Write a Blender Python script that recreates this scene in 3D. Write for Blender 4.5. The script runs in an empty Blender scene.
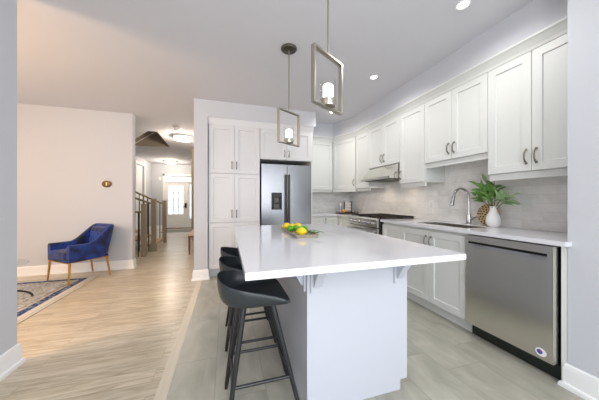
import bpy, bmesh, math, random
from mathutils import Vector, Matrix
random.seed(7)
C = bpy.context.scene.collection
SC = bpy.context.scene
PI = math.pi

# ------------------------------------------------------------------ camera
cam_d = bpy.data.cameras.new('camera')
cam = bpy.data.objects.new('camera', cam_d)
C.objects.link(cam)
CAM_H = 1.17
cam.location = (0, 0, CAM_H)
cam.rotation_euler = (PI/2, 0, -math.radians(17.03))
cam_d.sensor_width = 36
cam_d.lens = 238/599*36
cam_d.shift_y = 0.5/599
cam_d.clip_start = 0.02
SC.camera = cam
SC.view_settings.view_transform = 'Standard'
SC.view_settings.look = 'None'
SC.view_settings.gamma = 1
SC.view_settings.use_curve_mapping = False
SC.view_settings.exposure = 0.36

# ------------------------------------------------------------------ world (daylight outside)
w = bpy.data.worlds.new('world'); SC.world = w; w.use_nodes = True
bg = w.node_tree.nodes['Background']
bg.inputs[0].default_value = (0.86, 0.93, 1.0, 1)
bg.inputs[1].default_value = 1.6

def area(name, loc, rot, sx, sy, power, col):
    d = bpy.data.lights.new(name, 'AREA'); d.shape = 'RECTANGLE'; d.size = sx; d.size_y = sy
    d.energy = power; d.color = col
    o = bpy.data.objects.new(name, d); o.location = loc; o.rotation_euler = rot; C.objects.link(o); return o
# daylight through the patio window behind the camera and the dining-room window on the left
area('daylight_rear', (0.3, -3.02, 1.35), (PI/2, 0, 0), 3.0, 2.2, 45, (0.90, 0.95, 1.0))
area('daylight_side', (2.15, -1.5, 1.57), (PI/2, 0, PI/2), 1.9, 1.5, 40, (0.90, 0.95, 1.0))
area('daylight_dining', (-4.62, 2.2, 1.5), (PI/2, 0, -PI/2), 2.0, 1.6, 30, (1.0, 0.93, 0.84))

def lamp(name, kind, loc, power, col, parent=None, size=.05, spot=None, rot=None):
    d = bpy.data.lights.new(name, kind); d.energy = power; d.color = col
    if kind in ('POINT', 'SPOT'): d.shadow_soft_size = size
    if spot: d.spot_size = spot; d.spot_blend = .8
    o = bpy.data.objects.new(name, d); o.location = loc
    if rot: o.rotation_euler = rot
    C.objects.link(o)
    if parent: o.parent = parent
    return o

# ------------------------------------------------------------------ materials
def lin(h):
    h = h.lstrip('#'); r = []
    for i in (0, 2, 4):
        v = int(h[i:i+2], 16)/255
        r.append(v/12.92 if v <= .04045 else ((v+.055)/1.055)**2.4)
    return (*r, 1)
def mat(name, col, rough=.5, metal=0, bump=0, bscale=60, var=0, vscale=6, coat=0, sheen=0, emit=None, es=0, stretch=None, trans=0, ior=None):
    m = bpy.data.materials.new(name); m.use_nodes = True
    nt = m.node_tree; b = nt.nodes['Principled BSDF']
    c = lin(col) if isinstance(col, str) else col
    b.inputs['Base Color'].default_value = c
    b.inputs['Roughness'].default_value = rough
    b.inputs['Metallic'].default_value = metal
    b.inputs['Coat Weight'].default_value = coat
    b.inputs['Sheen Weight'].default_value = sheen
    b.inputs['Transmission Weight'].default_value = trans
    if ior: b.inputs['IOR'].default_value = ior
    if emit:
        b.inputs['Emission Color'].default_value = lin(emit); b.inputs['Emission Strength'].default_value = es
    tc = nt.nodes.new('ShaderNodeTexCoord'); mp = nt.nodes.new('ShaderNodeMapping')
    nt.links.new(tc.outputs['Object'], mp.inputs[0])
    if stretch: mp.inputs['Scale'].default_value = stretch
    if var:
        n = nt.nodes.new('ShaderNodeTexNoise'); n.inputs['Scale'].default_value = vscale; n.inputs['Detail'].default_value = 4
        nt.links.new(mp.outputs[0], n.inputs[0])
        mx = nt.nodes.new('ShaderNodeMix'); mx.data_type = 'RGBA'
        mx.inputs[6].default_value = tuple(x*(1-var) for x in c[:3])+(1,)
        mx.inputs[7].default_value = tuple(min(1, x*(1+var)) for x in c[:3])+(1,)
        nt.links.new(n.outputs[0], mx.inputs[0]); nt.links.new(mx.outputs[2], b.inputs['Base Color'])
    if bump:
        n = nt.nodes.new('ShaderNodeTexNoise'); n.inputs['Scale'].default_value = bscale; n.inputs['Detail'].default_value = 3
        nt.links.new(mp.outputs[0], n.inputs[0])
        bp = nt.nodes.new('ShaderNodeBump'); bp.inputs['Strength'].default_value = bump; bp.inputs['Distance'].default_value = .01
        nt.links.new(n.outputs[0], bp.inputs['Height']); nt.links.new(bp.outputs[0], b.inputs['Normal'])
    return m

M = {}
M['wall'] = mat('wall_paint', '#c8cad0', .85, bump=.04, bscale=180)
M['ceil'] = mat('ceiling_paint', '#d4d4da', .9, bump=.03, bscale=160)
M['trim'] = mat('trim_white', '#f2f2f2', .4, bump=.01)
M['cab'] = mat('cabinet_white', '#dadcd9', .42, bump=.01, bscale=30)
M['pantry'] = mat('pantry_white', '#d6d7da', .42, bump=.01, bscale=30)
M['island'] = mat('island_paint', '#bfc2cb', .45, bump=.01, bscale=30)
M['quartz'] = mat('white_quartz', '#dddde1', .12, var=.02, vscale=9, coat=.2)
M['steel'] = mat('stainless_steel', '#97989b', .27, 1, bump=.02, bscale=40, stretch=(60, 60, 1.5))
M['steelv'] = mat('brushed_steel', '#d8d5ce', .22, 1, bump=.015, bscale=40, stretch=(1.5, 1.5, 60))
M['chrome'] = mat('chrome', '#cfcfcf', .1, 1, bump=.002)
M['nickel'] = mat('brushed_nickel', '#b9b5a8', .28, 1, bump=.01)
M['dkmetal'] = mat('dark_steel', '#4c4b48', .35, 1, bump=.01)
M['black'] = mat('black_plastic', '#101312', .4, bump=.01)
M['toe'] = mat('black_toe_kick', '#141d19', .35, bump=.01)
M['stool'] = mat('black_moulded_seat', '#2c3236', .33, bump=.03, bscale=220)
M['stoolleg'] = mat('black_stool_leg', '#1b1e22', .38, bump=.03)
M['velvet'] = mat('blue_velvet', '#06296e', .55, var=.75, vscale=8, sheen=.12, bump=.35, bscale=22)
nt_ = M['velvet'].node_tree
nz_ = [n for n in nt_.nodes if n.type == 'TEX_NOISE' and n.inputs['Scale'].default_value == 8][0]; mx_ = [n for n in nt_.nodes if n.type == 'MIX'][0]
mr_ = nt_.nodes.new('ShaderNodeMapRange'); mr_.inputs['From Min'].default_value = .38; mr_.inputs['From Max'].default_value = .62
nt_.links.new(nz_.outputs[0], mr_.inputs['Value']); nt_.links.new(mr_.outputs[0], mx_.inputs[0])
M['brass'] = mat('brass', '#c79a4a', .28, 1, bump=.01)
M['oak'] = mat('stained_oak', '#958670', .5, var=.15, vscale=5, stretch=(8, 8, 1))
M['rail'] = mat('handrail_oak', '#84714f', .45, var=.2, vscale=5)
M['iron'] = mat('black_iron', '#26262a', .5, .6, bump=.02)
M['benchwood'] = mat('bench_wood', '#7a5636', .5, var=.2, vscale=6)
M['cream'] = mat('cream_fabric', '#d8c3ac', .9, bump=.2, bscale=120)
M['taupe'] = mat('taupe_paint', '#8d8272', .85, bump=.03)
M['taupe2'] = mat('shaded_tan', '#a3967c', .85, bump=.03)  # tan of the hall closet wall, its shade put into the colour
M['pull'] = mat('cabinet_pull_nickel', '#8d897f', .25, 1, bump=.01)
M['canopy'] = mat('dark_nickel', '#6f6d60', .3, 1, bump=.01)
M['treads'] = mat('stair_tread', '#b0895c', .5, var=.15, vscale=5)
M['lemon'] = mat('lemon_skin', '#f2cf16', .42, bump=.2, bscale=150, var=.06)
M['lime'] = mat('lime_skin', '#58a31c', .4, bump=.2, bscale=150, var=.15)
M['leafd'] = mat('lemon_leaf', '#3f7d22', .45, var=.25, vscale=25)
M['leaf'] = mat('plant_leaf', '#648f45', .45, var=.35, vscale=18)
M['leafl'] = mat('pale_leaf', '#a3bd8c', .5, var=.2, vscale=18)
M['stem'] = mat('plant_stem', '#4c5a2c', .6, var=.2)
M['tray'] = mat('grey_wood_tray', '#a49a86', .55, var=.2, vscale=14, stretch=(6, 1, 1))
M['vase'] = mat('white_ceramic', '#f0f0f0', .3, bump=.01)
M['rattan'] = mat('tan_rattan', '#d0b282', .7, bump=.3, bscale=90, var=.2, vscale=30)
M['hole'] = mat('dark_wood_knot', '#2c2018', .7, var=.2)
M['dkwood'] = mat('dark_walnut', '#4a2a1c', .5, var=.25, vscale=12)
M['plaque'] = mat('white_plaque', '#e2e0dc', .6, bump=.02)
M['orange'] = mat('orange_skin', '#f0a010', .45, bump=.2, bscale=150)
M['rubber'] = mat('dark_rubber', '#222222', .8, bump=.02)
M['bronze'] = mat('bronze_plate', '#5b4524', .35, .8, bump=.02)
M['white'] = mat('white_plastic', '#efefef', .35, bump=.005)
M['bluepr'] = mat('blue_print', '#3c4fb0', .4, var=.05)
M['redpr'] = mat('red_print', '#b8434a', .4, var=.05)
M['grate'] = mat('cast_iron', '#2e251f', .55, .3, bump=.1, bscale=120)
M['doorw'] = mat('door_white', '#eeeeec', .4, bump=.01)
M['mat'] = mat('door_mat', '#8c8a82', .95, bump=.4, bscale=160, var=.2, vscale=40)
M['foyer'] = mat('foyer_tile', '#c9c5ba', .35, var=.08, vscale=4)
M['concrete'] = mat('outdoor_paving', '#c8c8c4', .9, var=.1)

def glass_mat(name, tint=(1, 1, 1, 1), fac=.12):
    m = bpy.data.materials.new(name); m.use_nodes = True; nt = m.node_tree
    nt.nodes.clear()
    out = nt.nodes.new('ShaderNodeOutputMaterial'); mx = nt.nodes.new('ShaderNodeMixShader')
    t = nt.nodes.new('ShaderNodeBsdfTransparent'); t.inputs[0].default_value = tint
    g = nt.nodes.new('ShaderNodeBsdfGlossy'); g.inputs['Roughness'].default_value = .03
    lw = nt.nodes.new('ShaderNodeLayerWeight'); lw.inputs[0].default_value = .5
    pw = nt.nodes.new('ShaderNodeMath'); pw.operation = 'POWER'; pw.inputs[1].default_value = 4.5
    ma = nt.nodes.new('ShaderNodeMath'); ma.operation = 'MULTIPLY_ADD'; ma.inputs[1].default_value = .8; ma.inputs[2].default_value = .04+fac*.3
    nt.links.new(lw.outputs['Facing'], pw.inputs[0]); nt.links.new(pw.outputs[0], ma.inputs[0]); nt.links.new(ma.outputs[0], mx.inputs[0])
    nt.links.new(t.outputs[0], mx.inputs[1]); nt.links.new(g.outputs[0], mx.inputs[2]); nt.links.new(mx.outputs[0], out.inputs[0])
    return m
M['glass'] = glass_mat('clear_glass', (.97, .98, .98, 1))
M['gglass'] = glass_mat('table_glass', (.96, .985, .975, 1), 0)
def emis(name, col, s):
    return mat(name, '#f5f2ea', .4, emit=col, es=s, bump=.002)
M['bulb'] = emis('frosted_glow', '#fff4e4', 4.0)
M['hoodl'] = emis('hood_light_glow', '#ffe2c0', 1.2)
M['spot'] = emis('pot_light_glow', '#fffaf0', 8.0)
M['flush'] = emis('flush_light_glow', '#fff2dc', 3.0)

def wood_floor():
    m = bpy.data.materials.new('oak_planks'); m.use_nodes = True; nt = m.node_tree; b = nt.nodes['Principled BSDF']
    L = nt.links.new
    tc = nt.nodes.new('ShaderNodeTexCoord')
    br = nt.nodes.new('ShaderNodeTexBrick'); br.offset = .37; br.offset_frequency = 2
    br.inputs['Scale'].default_value = 1; br.inputs['Mortar Size'].default_value = .0012; br.inputs['Mortar Smooth'].default_value = .1
    br.inputs['Brick Width'].default_value = 1.25; br.inputs['Row Height'].default_value = .125
    br.inputs['Color1'].default_value = (0, 0, 0, 1); br.inputs['Color2'].default_value = (1, 1, 1, 1); br.inputs['Mortar'].default_value = (.5, .5, .5, 1)
    L(tc.outputs['Object'], br.inputs[0])
    mp = nt.nodes.new('ShaderNodeMapping'); mp.inputs['Scale'].default_value = (1.2, 13, 1)
    sh = nt.nodes.new('ShaderNodeVectorMath'); sh.operation = 'SCALE'; sh.inputs['Scale'].default_value = 7
    L(br.outputs['Color'], sh.inputs[0])
    av = nt.nodes.new('ShaderNodeVectorMath'); L(tc.outputs['Object'], mp.inputs[0]); L(mp.outputs[0], av.inputs[0]); L(sh.outputs[0], av.inputs[1])
    n = nt.nodes.new('ShaderNodeTexNoise'); n.inputs['Scale'].default_value = 2.2; n.inputs['Detail'].default_value = 7; n.inputs['Roughness'].default_value = .62; n.inputs['Distortion'].default_value = 1.3
    L(av.outputs[0], n.inputs[0])
    cr = nt.nodes.new('ShaderNodeValToRGB')
    cr.color_ramp.elements[0].position = .34; cr.color_ramp.elements[0].color = lin('#b2a286')
    cr.color_ramp.elements[1].position = .58; cr.color_ramp.elements[1].color = lin('#d8ccb7')
    L(n.outputs[0], cr.inputs[0])
    mx = nt.nodes.new('ShaderNodeMix'); mx.data_type = 'RGBA'; mx.blend_type = 'MULTIPLY'; mx.inputs[0].default_value = 1
    c2 = nt.nodes.new('ShaderNodeValToRGB'); c2.color_ramp.elements[0].color = (.86, .85, .83, 1); c2.color_ramp.elements[1].color = (1, 1, 1, 1)
    L(br.outputs['Color'], c2.inputs[0]); L(cr.outputs[0], mx.inputs[6]); L(c2.outputs[0], mx.inputs[7])
    mo = nt.nodes.new('ShaderNodeMix'); mo.data_type = 'RGBA'; L(br.outputs['Fac'], mo.inputs[0]); L(mx.outputs[2], mo.inputs[6]); mo.inputs[7].default_value = lin('#9c8d78')
    L(mo.outputs[2], b.inputs['Base Color'])
    b.inputs['Roughness'].default_value = .28
    return m
def tile_floor():
    m = bpy.data.materials.new('grey_floor_tile'); m.use_nodes = True; nt = m.node_tree; b = nt.nodes['Principled BSDF']
    L = nt.links.new
    tc = nt.nodes.new('ShaderNodeTexCoord')
    mp = nt.nodes.new('ShaderNodeMapping'); mp.inputs['Rotation'].default_value = (0, 0, PI/2); mp.inputs['Location'].default_value = (.05, .07, 0)
    L(tc.outputs['Object'], mp.inputs[0])
    br = nt.nodes.new('ShaderNodeTexBrick'); br.offset = .33; br.offset_frequency = 2
    br.inputs['Scale'].default_value = 1; br.inputs['Mortar Size'].default_value = .0022
    br.inputs['Brick Width'].default_value = .61; br.inputs['Row Height'].default_value = .305
    br.inputs['Color1'].default_value = (0, 0, 0, 1); br.inputs['Color2'].default_value = (1, 1, 1, 1)
    L(mp.outputs[0], br.inputs[0])
    sh = nt.nodes.new('ShaderNodeVectorMath'); sh.operation = 'SCALE'; sh.inputs['Scale'].default_value = 9; L(br.outputs['Color'], sh.inputs[0])
    av = nt.nodes.new('ShaderNodeVectorMath'); L(mp.outputs[0], av.inputs[0]); L(sh.outputs[0], av.inputs[1])
    st = nt.nodes.new('ShaderNodeMapping'); st.inputs['Scale'].default_value = (1, 2.2, 1); L(av.outputs[0], st.inputs[0])
    n = nt.nodes.new('ShaderNodeTexNoise'); n.inputs['Scale'].default_value = 3.2; n.inputs['Detail'].default_value = 6; n.inputs['Distortion'].default_value = .8
    L(st.outputs[0], n.inputs[0])
    cr = nt.nodes.new('ShaderNodeValToRGB')
    cr.color_ramp.elements[0].position = .3; cr.color_ramp.elements[0].color = lin('#a2a092')
    cr.color_ramp.elements[1].position = .7; cr.color_ramp.elements[1].color = lin('#bdbbae')
    L(n.outputs[0], cr.inputs[0])
    c2 = nt.nodes.new('ShaderNodeValToRGB'); c2.color_ramp.elements[0].color = (.87, .87, .86, 1); c2.color_ramp.elements[1].color = (1, 1, 1, 1)
    L(br.outputs['Color'], c2.inputs[0])
    mx = nt.nodes.new('ShaderNodeMix'); mx.data_type = 'RGBA'; mx.blend_type = 'MULTIPLY'; mx.inputs[0].default_value = 1
    L(cr.outputs[0], mx.inputs[6]); L(c2.outputs[0], mx.inputs[7])
    mo = nt.nodes.new('ShaderNodeMix'); mo.data_type = 'RGBA'; L(br.outputs['Fac'], mo.inputs[0]); L(mx.outputs[2], mo.inputs[6]); mo.inputs[7].default_value = lin('#96938a')
    L(mo.outputs[2], b.inputs['Base Color']); b.inputs['Roughness'].default_value = .36
    return m
def splash():
    m = bpy.data.materials.new('marble_subway_tile'); m.use_nodes = True; nt = m.node_tree; b = nt.nodes['Principled BSDF']
    L = nt.links.new
    tc = nt.nodes.new('ShaderNodeTexCoord'); sx = nt.nodes.new('ShaderNodeSeparateXYZ'); L(tc.outputs['Object'], sx.inputs[0])
    ad = nt.nodes.new('ShaderNodeMath'); L(sx.outputs[0], ad.inputs[0]); L(sx.outputs[1], ad.inputs[1])
    cb = nt.nodes.new('ShaderNodeCombineXYZ'); L(ad.outputs[0], cb.inputs[0]); L(sx.outputs[2], cb.inputs[1])
    br = nt.nodes.new('ShaderNodeTexBrick'); br.offset = .5
    br.inputs['Scale'].default_value = 1; br.inputs['Mortar Size'].default_value = .0018
    br.inputs['Brick Width'].default_value = .30; br.inputs['Row Height'].default_value = .0765
    br.inputs['Color1'].default_value = (0, 0, 0, 1); br.inputs['Color2'].default_value = (1, 1, 1, 1)
    L(cb.outputs[0], br.inputs[0])
    sh = nt.nodes.new('ShaderNodeVectorMath'); sh.operation = 'SCALE'; sh.inputs['Scale'].default_value = 5; L(br.outputs['Color'], sh.inputs[0])
    av = nt.nodes.new('ShaderNodeVectorMath'); L(cb.outputs[0], av.inputs[0]); L(sh.outputs[0], av.inputs[1])
    n = nt.nodes.new('ShaderNodeTexNoise'); n.inputs['Scale'].default_value = 5; n.inputs['Detail'].default_value = 6; n.inputs['Distortion'].default_value = 1.5
    L(av.outputs[0], n.inputs[0])
    cr = nt.nodes.new('ShaderNodeValToRGB')
    cr.color_ramp.elements[0].position = .3; cr.color_ramp.elements[0].color = lin('#e6e5e2')
    cr.color_ramp.elements[1].position = .62; cr.color_ramp.elements[1].color = lin('#f5f4f2')
    L(n.outputs[0], cr.inputs[0])
    c2 = nt.nodes.new('ShaderNodeValToRGB'); c2.color_ramp.elements[0].color = (.90, .89, .88, 1); c2.color_ramp.elements[1].color = (1, 1, 1, 1)
    L(br.outputs['Color'], c2.inputs[0])
    mx = nt.nodes.new('ShaderNodeMix'); mx.data_type = 'RGBA'; mx.blend_type = 'MULTIPLY'; mx.inputs[0].default_value = 1
    L(cr.outputs[0], mx.inputs[6]); L(c2.outputs[0], mx.inputs[7])
    mo = nt.nodes.new('ShaderNodeMix'); mo.data_type = 'RGBA'; L(br.outputs['Fac'], mo.inputs[0]); L(mx.outputs[2], mo.inputs[6]); mo.inputs[7].default_value = lin('#dedbd6')
    L(mo.outputs[2], b.inputs['Base Color']); b.inputs['Roughness'].default_value = .25
    bp = nt.nodes.new('ShaderNodeBump'); bp.invert = True; bp.inputs['Strength'].default_value = .3; bp.inputs['Distance'].default_value = .002
    L(br.outputs['Fac'], bp.inputs['Height']); L(bp.outputs[0], b.inputs['Normal'])
    return m
def rug_mat(hx, hy):
    m = bpy.data.materials.new('patterned_rug'); m.use_nodes = True; nt = m.node_tree; b = nt.nodes['Principled BSDF']
    L = nt.links.new
    tc = nt.nodes.new('ShaderNodeTexCoord'); sx = nt.nodes.new('ShaderNodeSeparateXYZ'); L(tc.outputs['Object'], sx.inputs[0])
    def math_(op, a, bb=None):
        n = nt.nodes.new('ShaderNodeMath'); n.operation = op
        for i, v in enumerate((a, bb)):
            if v is None: continue
            if isinstance(v, (int, float)): n.inputs[i].default_value = v
            else: L(v, n.inputs[i])
        return n.outputs[0]
    dx = math_('SUBTRACT', hx, math_('ABSOLUTE', sx.outputs[0])); dy = math_('SUBTRACT', hy, math_('ABSOLUTE', sx.outputs[1]))
    d = math_('MINIMUM', dx, dy)
    cr = nt.nodes.new('ShaderNodeValToRGB'); cr.color_ramp.interpolation = 'CONSTANT'
    e = cr.color_ramp.elements
    e[0].position = 0; e[0].color = lin('#c9c3b6'); e[1].position = .028; e[1].color = lin('#8f8c88')
    for p, c in ((.036, '#cdc8bd'), (.105, '#33477c'), (.19, '#c9c3b5'), (.23, '#8a8478'), (.24, '#c6c4bf')):
        k = e.new(p); k.color = lin(c)
    L(d, cr.inputs[0])
    n = nt.nodes.new('ShaderNodeTexVoronoi'); n.inputs['Scale'].default_value = 11; n.feature = 'F1'; L(tc.outputs['Object'], n.inputs[0])
    n2 = nt.nodes.new('ShaderNodeTexNoise'); n2.inputs['Scale'].default_value = 16; n2.inputs['Detail'].default_value = 5; n2.inputs['Distortion'].default_value = 2; L(tc.outputs['Object'], n2.inputs[0])
    f = nt.nodes.new('ShaderNodeValToRGB'); f.color_ramp.elements[0].position = .40; f.color_ramp.elements[0].color = lin('#a3a29f')
    f.color_ramp.elements[1].position = .56; f.color_ramp.elements[1].color = (1, 1, 1, 1)
    L(n2.outputs[0], f.inputs[0])
    mx = nt.nodes.new('ShaderNodeMix'); mx.data_type = 'RGBA'; mx.blend_type = 'MULTIPLY'
    L(math_('MULTIPLY', math_('GREATER_THAN', d, .105), .75), mx.inputs[0]); L(cr.outputs[0], mx.inputs[6]); L(f.outputs[0], mx.inputs[7])
    n3 = nt.nodes.new('ShaderNodeTexNoise'); n3.inputs['Scale'].default_value = 26; n3.inputs['Detail'].default_value = 3; L(tc.outputs['Object'], n3.inputs[0])
    band = math_('MULTIPLY', math_('GREATER_THAN', d, .105), math_('LESS_THAN', d, .19))
    fac = math_('MULTIPLY', band, math_('MULTIPLY', math_('GREATER_THAN', n3.outputs[0], .54), .55))
    m2 = nt.nodes.new('ShaderNodeMix'); m2.data_type = 'RGBA'; L(fac, m2.inputs[0]); L(mx.outputs[2], m2.inputs[6]); m2.inputs[7].default_value = lin('#a9aeb8')
    L(m2.outputs[2], b.inputs['Base Color']); b.inputs['Roughness'].default_value = .95
    return m
M['woodfloor'] = wood_floor(); M['tilefloor'] = tile_floor(); M['splash'] = splash()
M['strip'] = mat('pale_oak_strip', '#d8ccb7', .38, var=.1, vscale=4, stretch=(12, 1, 1))

# ------------------------------------------------------------------ helpers
def nb(): return bmesh.new()
def world_of(p):
    mt = Matrix.Identity(4)
    ch = []
    while p is not None: ch.append(p); p = p.parent
    for q in reversed(ch):
        mt = mt @ Matrix.LocRotScale(q.location, q.rotation_euler, q.scale)
    return mt
def obj(name, bm, m, parent=None, local=False, smooth=None, origin=None):
    """one mesh object; shapes are given in world coordinates unless local"""
    if parent is not None and not local:
        bm.transform(world_of(parent).inverted())
    loc = None
    if parent is None:
        vs = [v.co for v in bm.verts]
        if origin is None:
            loc = Vector(((min(v.x for v in vs)+max(v.x for v in vs))/2, (min(v.y for v in vs)+max(v.y for v in vs))/2, min(v.z for v in vs)))
        else: loc = Vector(origin)
        bm.transform(Matrix.Translation(-loc))
    bmesh.ops.recalc_face_normals(bm, faces=bm.faces[:])
    me = bpy.data.meshes.new(name); bm.to_mesh(me); bm.free()
    me.materials.append(m)
    o = bpy.data.objects.new(name, me); C.objects.link(o)
    if parent is not None: o.parent = parent
    else: o.location = loc
    wn = o.modifiers.new('weighted_normals', 'WEIGHTED_NORMAL'); wn.keep_sharp = True; wn.weight = 80
    if smooth is None: smooth = 35
    if smooth:
        for p in me.polygons: p.use_smooth = True
        try: me.set_sharp_from_angle(angle=math.radians(smooth))
        except Exception: pass
    return o
def tag(o, label, cat, group=None):
    o['label'] = label; o['category'] = cat
    if group: o['group'] = group
    return o
def thing(name, label, cat, loc=(0, 0, 0), rotz=0, group=None):
    o = bpy.data.objects.new(name, None); o.empty_display_size = .1; C.objects.link(o)
    o.location = loc; o.rotation_euler = (0, 0, rotz)
    return tag(o, label, cat, group)
def struct(name, bm, m, parent=None, smooth=None, origin=None):
    o = obj(name, bm, m, parent, smooth=smooth, origin=(0, 0, 0) if (parent is None and origin is None) else origin)
    if parent is None: o['kind'] = 'structure'
    return o
def dup(root, loc, rotz, label):
    r = root.copy(); C.objects.link(r); r.location = loc; r.rotation_euler = (0, 0, rotz); r['label'] = label
    for ch in list(root.children):
        c = ch.copy(); C.objects.link(c); c.parent = r
        for g in ch.children:
            d = g.copy(); C.objects.link(d); d.parent = c
    return r

def box(bm, x0, x1, y0, y1, z0, z1, bev=0, seg=2):
    r = bmesh.ops.create_cube(bm, size=1)
    vs = r['verts']
    bmesh.ops.transform(bm, matrix=Matrix.LocRotScale(((x0+x1)/2, (y0+y1)/2, (z0+z1)/2), None, (abs(x1-x0), abs(y1-y0), abs(z1-z0))), verts=vs)
    if bev:
        es = {e for v in vs for e in v.link_edges}
        bmesh.ops.bevel(bm, geom=list(es), offset=bev, segments=seg, affect='EDGES', profile=.5)
    return bm
def obox(bm, cen, ax, ay, az, sx, sy, sz, bev=0, seg=2):
    r = bmesh.ops.create_cube(bm, size=1); vs = r['verts']
    mt = Matrix(((ax[0]*sx, ay[0]*sy, az[0]*sz, cen[0]), (ax[1]*sx, ay[1]*sy, az[1]*sz, cen[1]), (ax[2]*sx, ay[2]*sy, az[2]*sz, cen[2]), (0, 0, 0, 1)))
    bmesh.ops.transform(bm, matrix=mt, verts=vs)
    if bev:
        es = {e for v in vs for e in v.link_edges}
        bmesh.ops.bevel(bm, geom=list(es), offset=bev, segments=seg, affect='EDGES', profile=.5)
def tube(bm, pts, r, n=10, flat=1.0):
    pts = [Vector(p) for p in pts]; N = len(pts)
    rs = [r]*N if isinstance(r, (int, float)) else list(r)
    ref = None; rings = []
    for i, p in enumerate(pts):
        t = (pts[min(i+1, N-1)]-pts[max(i-1, 0)]).normalized()
        if ref is None:
            ref = Vector((0, 0, 1)) if abs(t.z) < .9 else Vector((1, 0, 0))
            a = (ref - t*ref.dot(t)).normalized()
        else:
            a = (a - t*a.dot(t)).normalized()
        b = t.cross(a)
        rings.append([bm.verts.new(p + (a*math.cos(k*2*PI/n)*flat + b*math.sin(k*2*PI/n))*rs[i]) for k in range(n)])
    for i in range(N-1):
        for k in range(n):
            bm.faces.new((rings[i][k], rings[i][(k+1) % n], rings[i+1][(k+1) % n], rings[i+1][k]))
    bm.faces.new(rings[0][::-1]); bm.faces.new(rings[-1])
    return bm
def lathe(bm, prof, c=(0, 0, 0), n=24, axis='z', cap=True):
    rings = []
    for r, z in prof:
        ring = []
        for k in range(n):
            a = 2*PI*k/n; p = (r*math.cos(a), r*math.sin(a), z)
            if axis == 'x': p = (p[2], p[0], p[1])
            if axis == 'y': p = (p[0], p[2], p[1])
            ring.append(bm.verts.new((c[0]+p[0], c[1]+p[1], c[2]+p[2])))
        rings.append(ring)
    for i in range(len(rings)-1):
        for k in range(n):
            bm.faces.new((rings[i][k], rings[i][(k+1) % n], rings[i+1][(k+1) % n], rings[i+1][k]))
    if cap:
        bm.faces.new(rings[0][::-1]); bm.faces.new(rings[-1])
    return bm
def prism(bm, poly, vec):
    vec = Vector(vec); a = [bm.verts.new(p) for p in poly]; b = [bm.verts.new(Vector(p)+vec) for p in poly]
    n = len(a)
    bm.faces.new(a); bm.faces.new(b[::-1])
    for i in range(n): bm.faces.new((a[i], b[i], b[(i+1) % n], a[(i+1) % n]))
    return bm
def zprism(bm, poly, z0, z1): return prism(bm, [(x, y, z0) for x, y in poly], (0, 0, z1-z0))
def sweep(bm, path, prof, side=1):
    """profile (out, z) swept along an open plan path, mitred; side=+1 puts 'out' to the left of travel"""
    P = [Vector(p) for p in path]; N = len(P); rings = []
    for i in range(N):
        d0 = (P[i]-P[i-1]).normalized() if i > 0 else (P[1]-P[0]).normalized()
        d1 = (P[i+1]-P[i]).normalized() if i < N-1 else d0
        n0 = Vector((-d0.y, d0.x))*side; n1 = Vector((-d1.y, d1.x))*side
        mm = (n0+n1).normalized(); k = 1/max(.3, mm.dot(n0))
        rings.append([bm.verts.new((P[i].x+mm.x*k*o, P[i].y+mm.y*k*o, z)) for o, z in prof])
    m = len(prof)
    for i in range(N-1):
        for j in range(m):
            bm.faces.new((rings[i][j], rings[i][(j+1) % m], rings[i+1][(j+1) % m], rings[i+1][j]))
    bm.faces.new(rings[0][::-1]); bm.faces.new(rings[-1])
    return bm
Z3 = Vector((0, 0, 1))
def shaker(bm, o, eu, en, wd, h, rail=.062, t=.02, rec=.010, slope=.004):
    """shaker door: o = lower corner on the back plane, eu = width direction, en = outward normal"""
    o = Vector(o); eu = Vector(eu).normalized(); en = Vector(en).normalized()
    def v(u, z, n): return bm.verts.new(o+eu*u+Z3*z+en*n)
    def ring(i, n): return [v(i, i, n), v(wd-i, i, n), v(wd-i, h-i, n), v(i, h-i, n)]
    R = [ring(0, 0), ring(0, t-.002), ring(.002, t), ring(rail, t), ring(rail+slope, t-rec)]
    bm.faces.new(R[0])
    for a, b in zip(R[:-1], R[1:]):
        for k in range(4): bm.faces.new((a[k], a[(k+1) % 4], b[(k+1) % 4], b[k]))
    bm.faces.new(R[-1])
    return bm
def slab_door(bm, o, eu, en, wd, h, t=.02): return shaker(bm, o, eu, en, wd, h, rail=.002, t=t, rec=.0, slope=.001)
def pull(bm, c, en, L=.11, along=None, out=.028, r=.0055):
    """arched bar pull centred at c on a door face"""
    c = Vector(c); en = Vector(en).normalized(); al = Vector(along) if along else Z3
    pts = []
    for k in range(11):
        s = -1+2*k/10
        pts.append(c+al*(s*L/2)+en*(.002+out*(1-abs(s)**3.2)))
    tube(bm, pts, [r*1.35, r*1.25]+[r]*7+[r*1.25, r*1.35], 8)
    for s in (-1, 1):
        obox(bm, c+al*(s*L/2)+en*.004, al, en.cross(al), en, .017, .017, .008, .002, 1)
    return bm
def ell(bm, c, rx, ry, rz, rot=None, u=16, v=10):
    r = bmesh.ops.create_uvsphere(bm, u_segments=u, v_segments=v, radius=1)
    mt = Matrix.Translation(c) @ (rot.to_4x4() if rot else Matrix.Identity(4)) @ Matrix.Diagonal((rx, ry, rz, 1))
    bmesh.ops.transform(bm, matrix=mt, verts=r['verts'])
    return r['verts']

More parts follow.
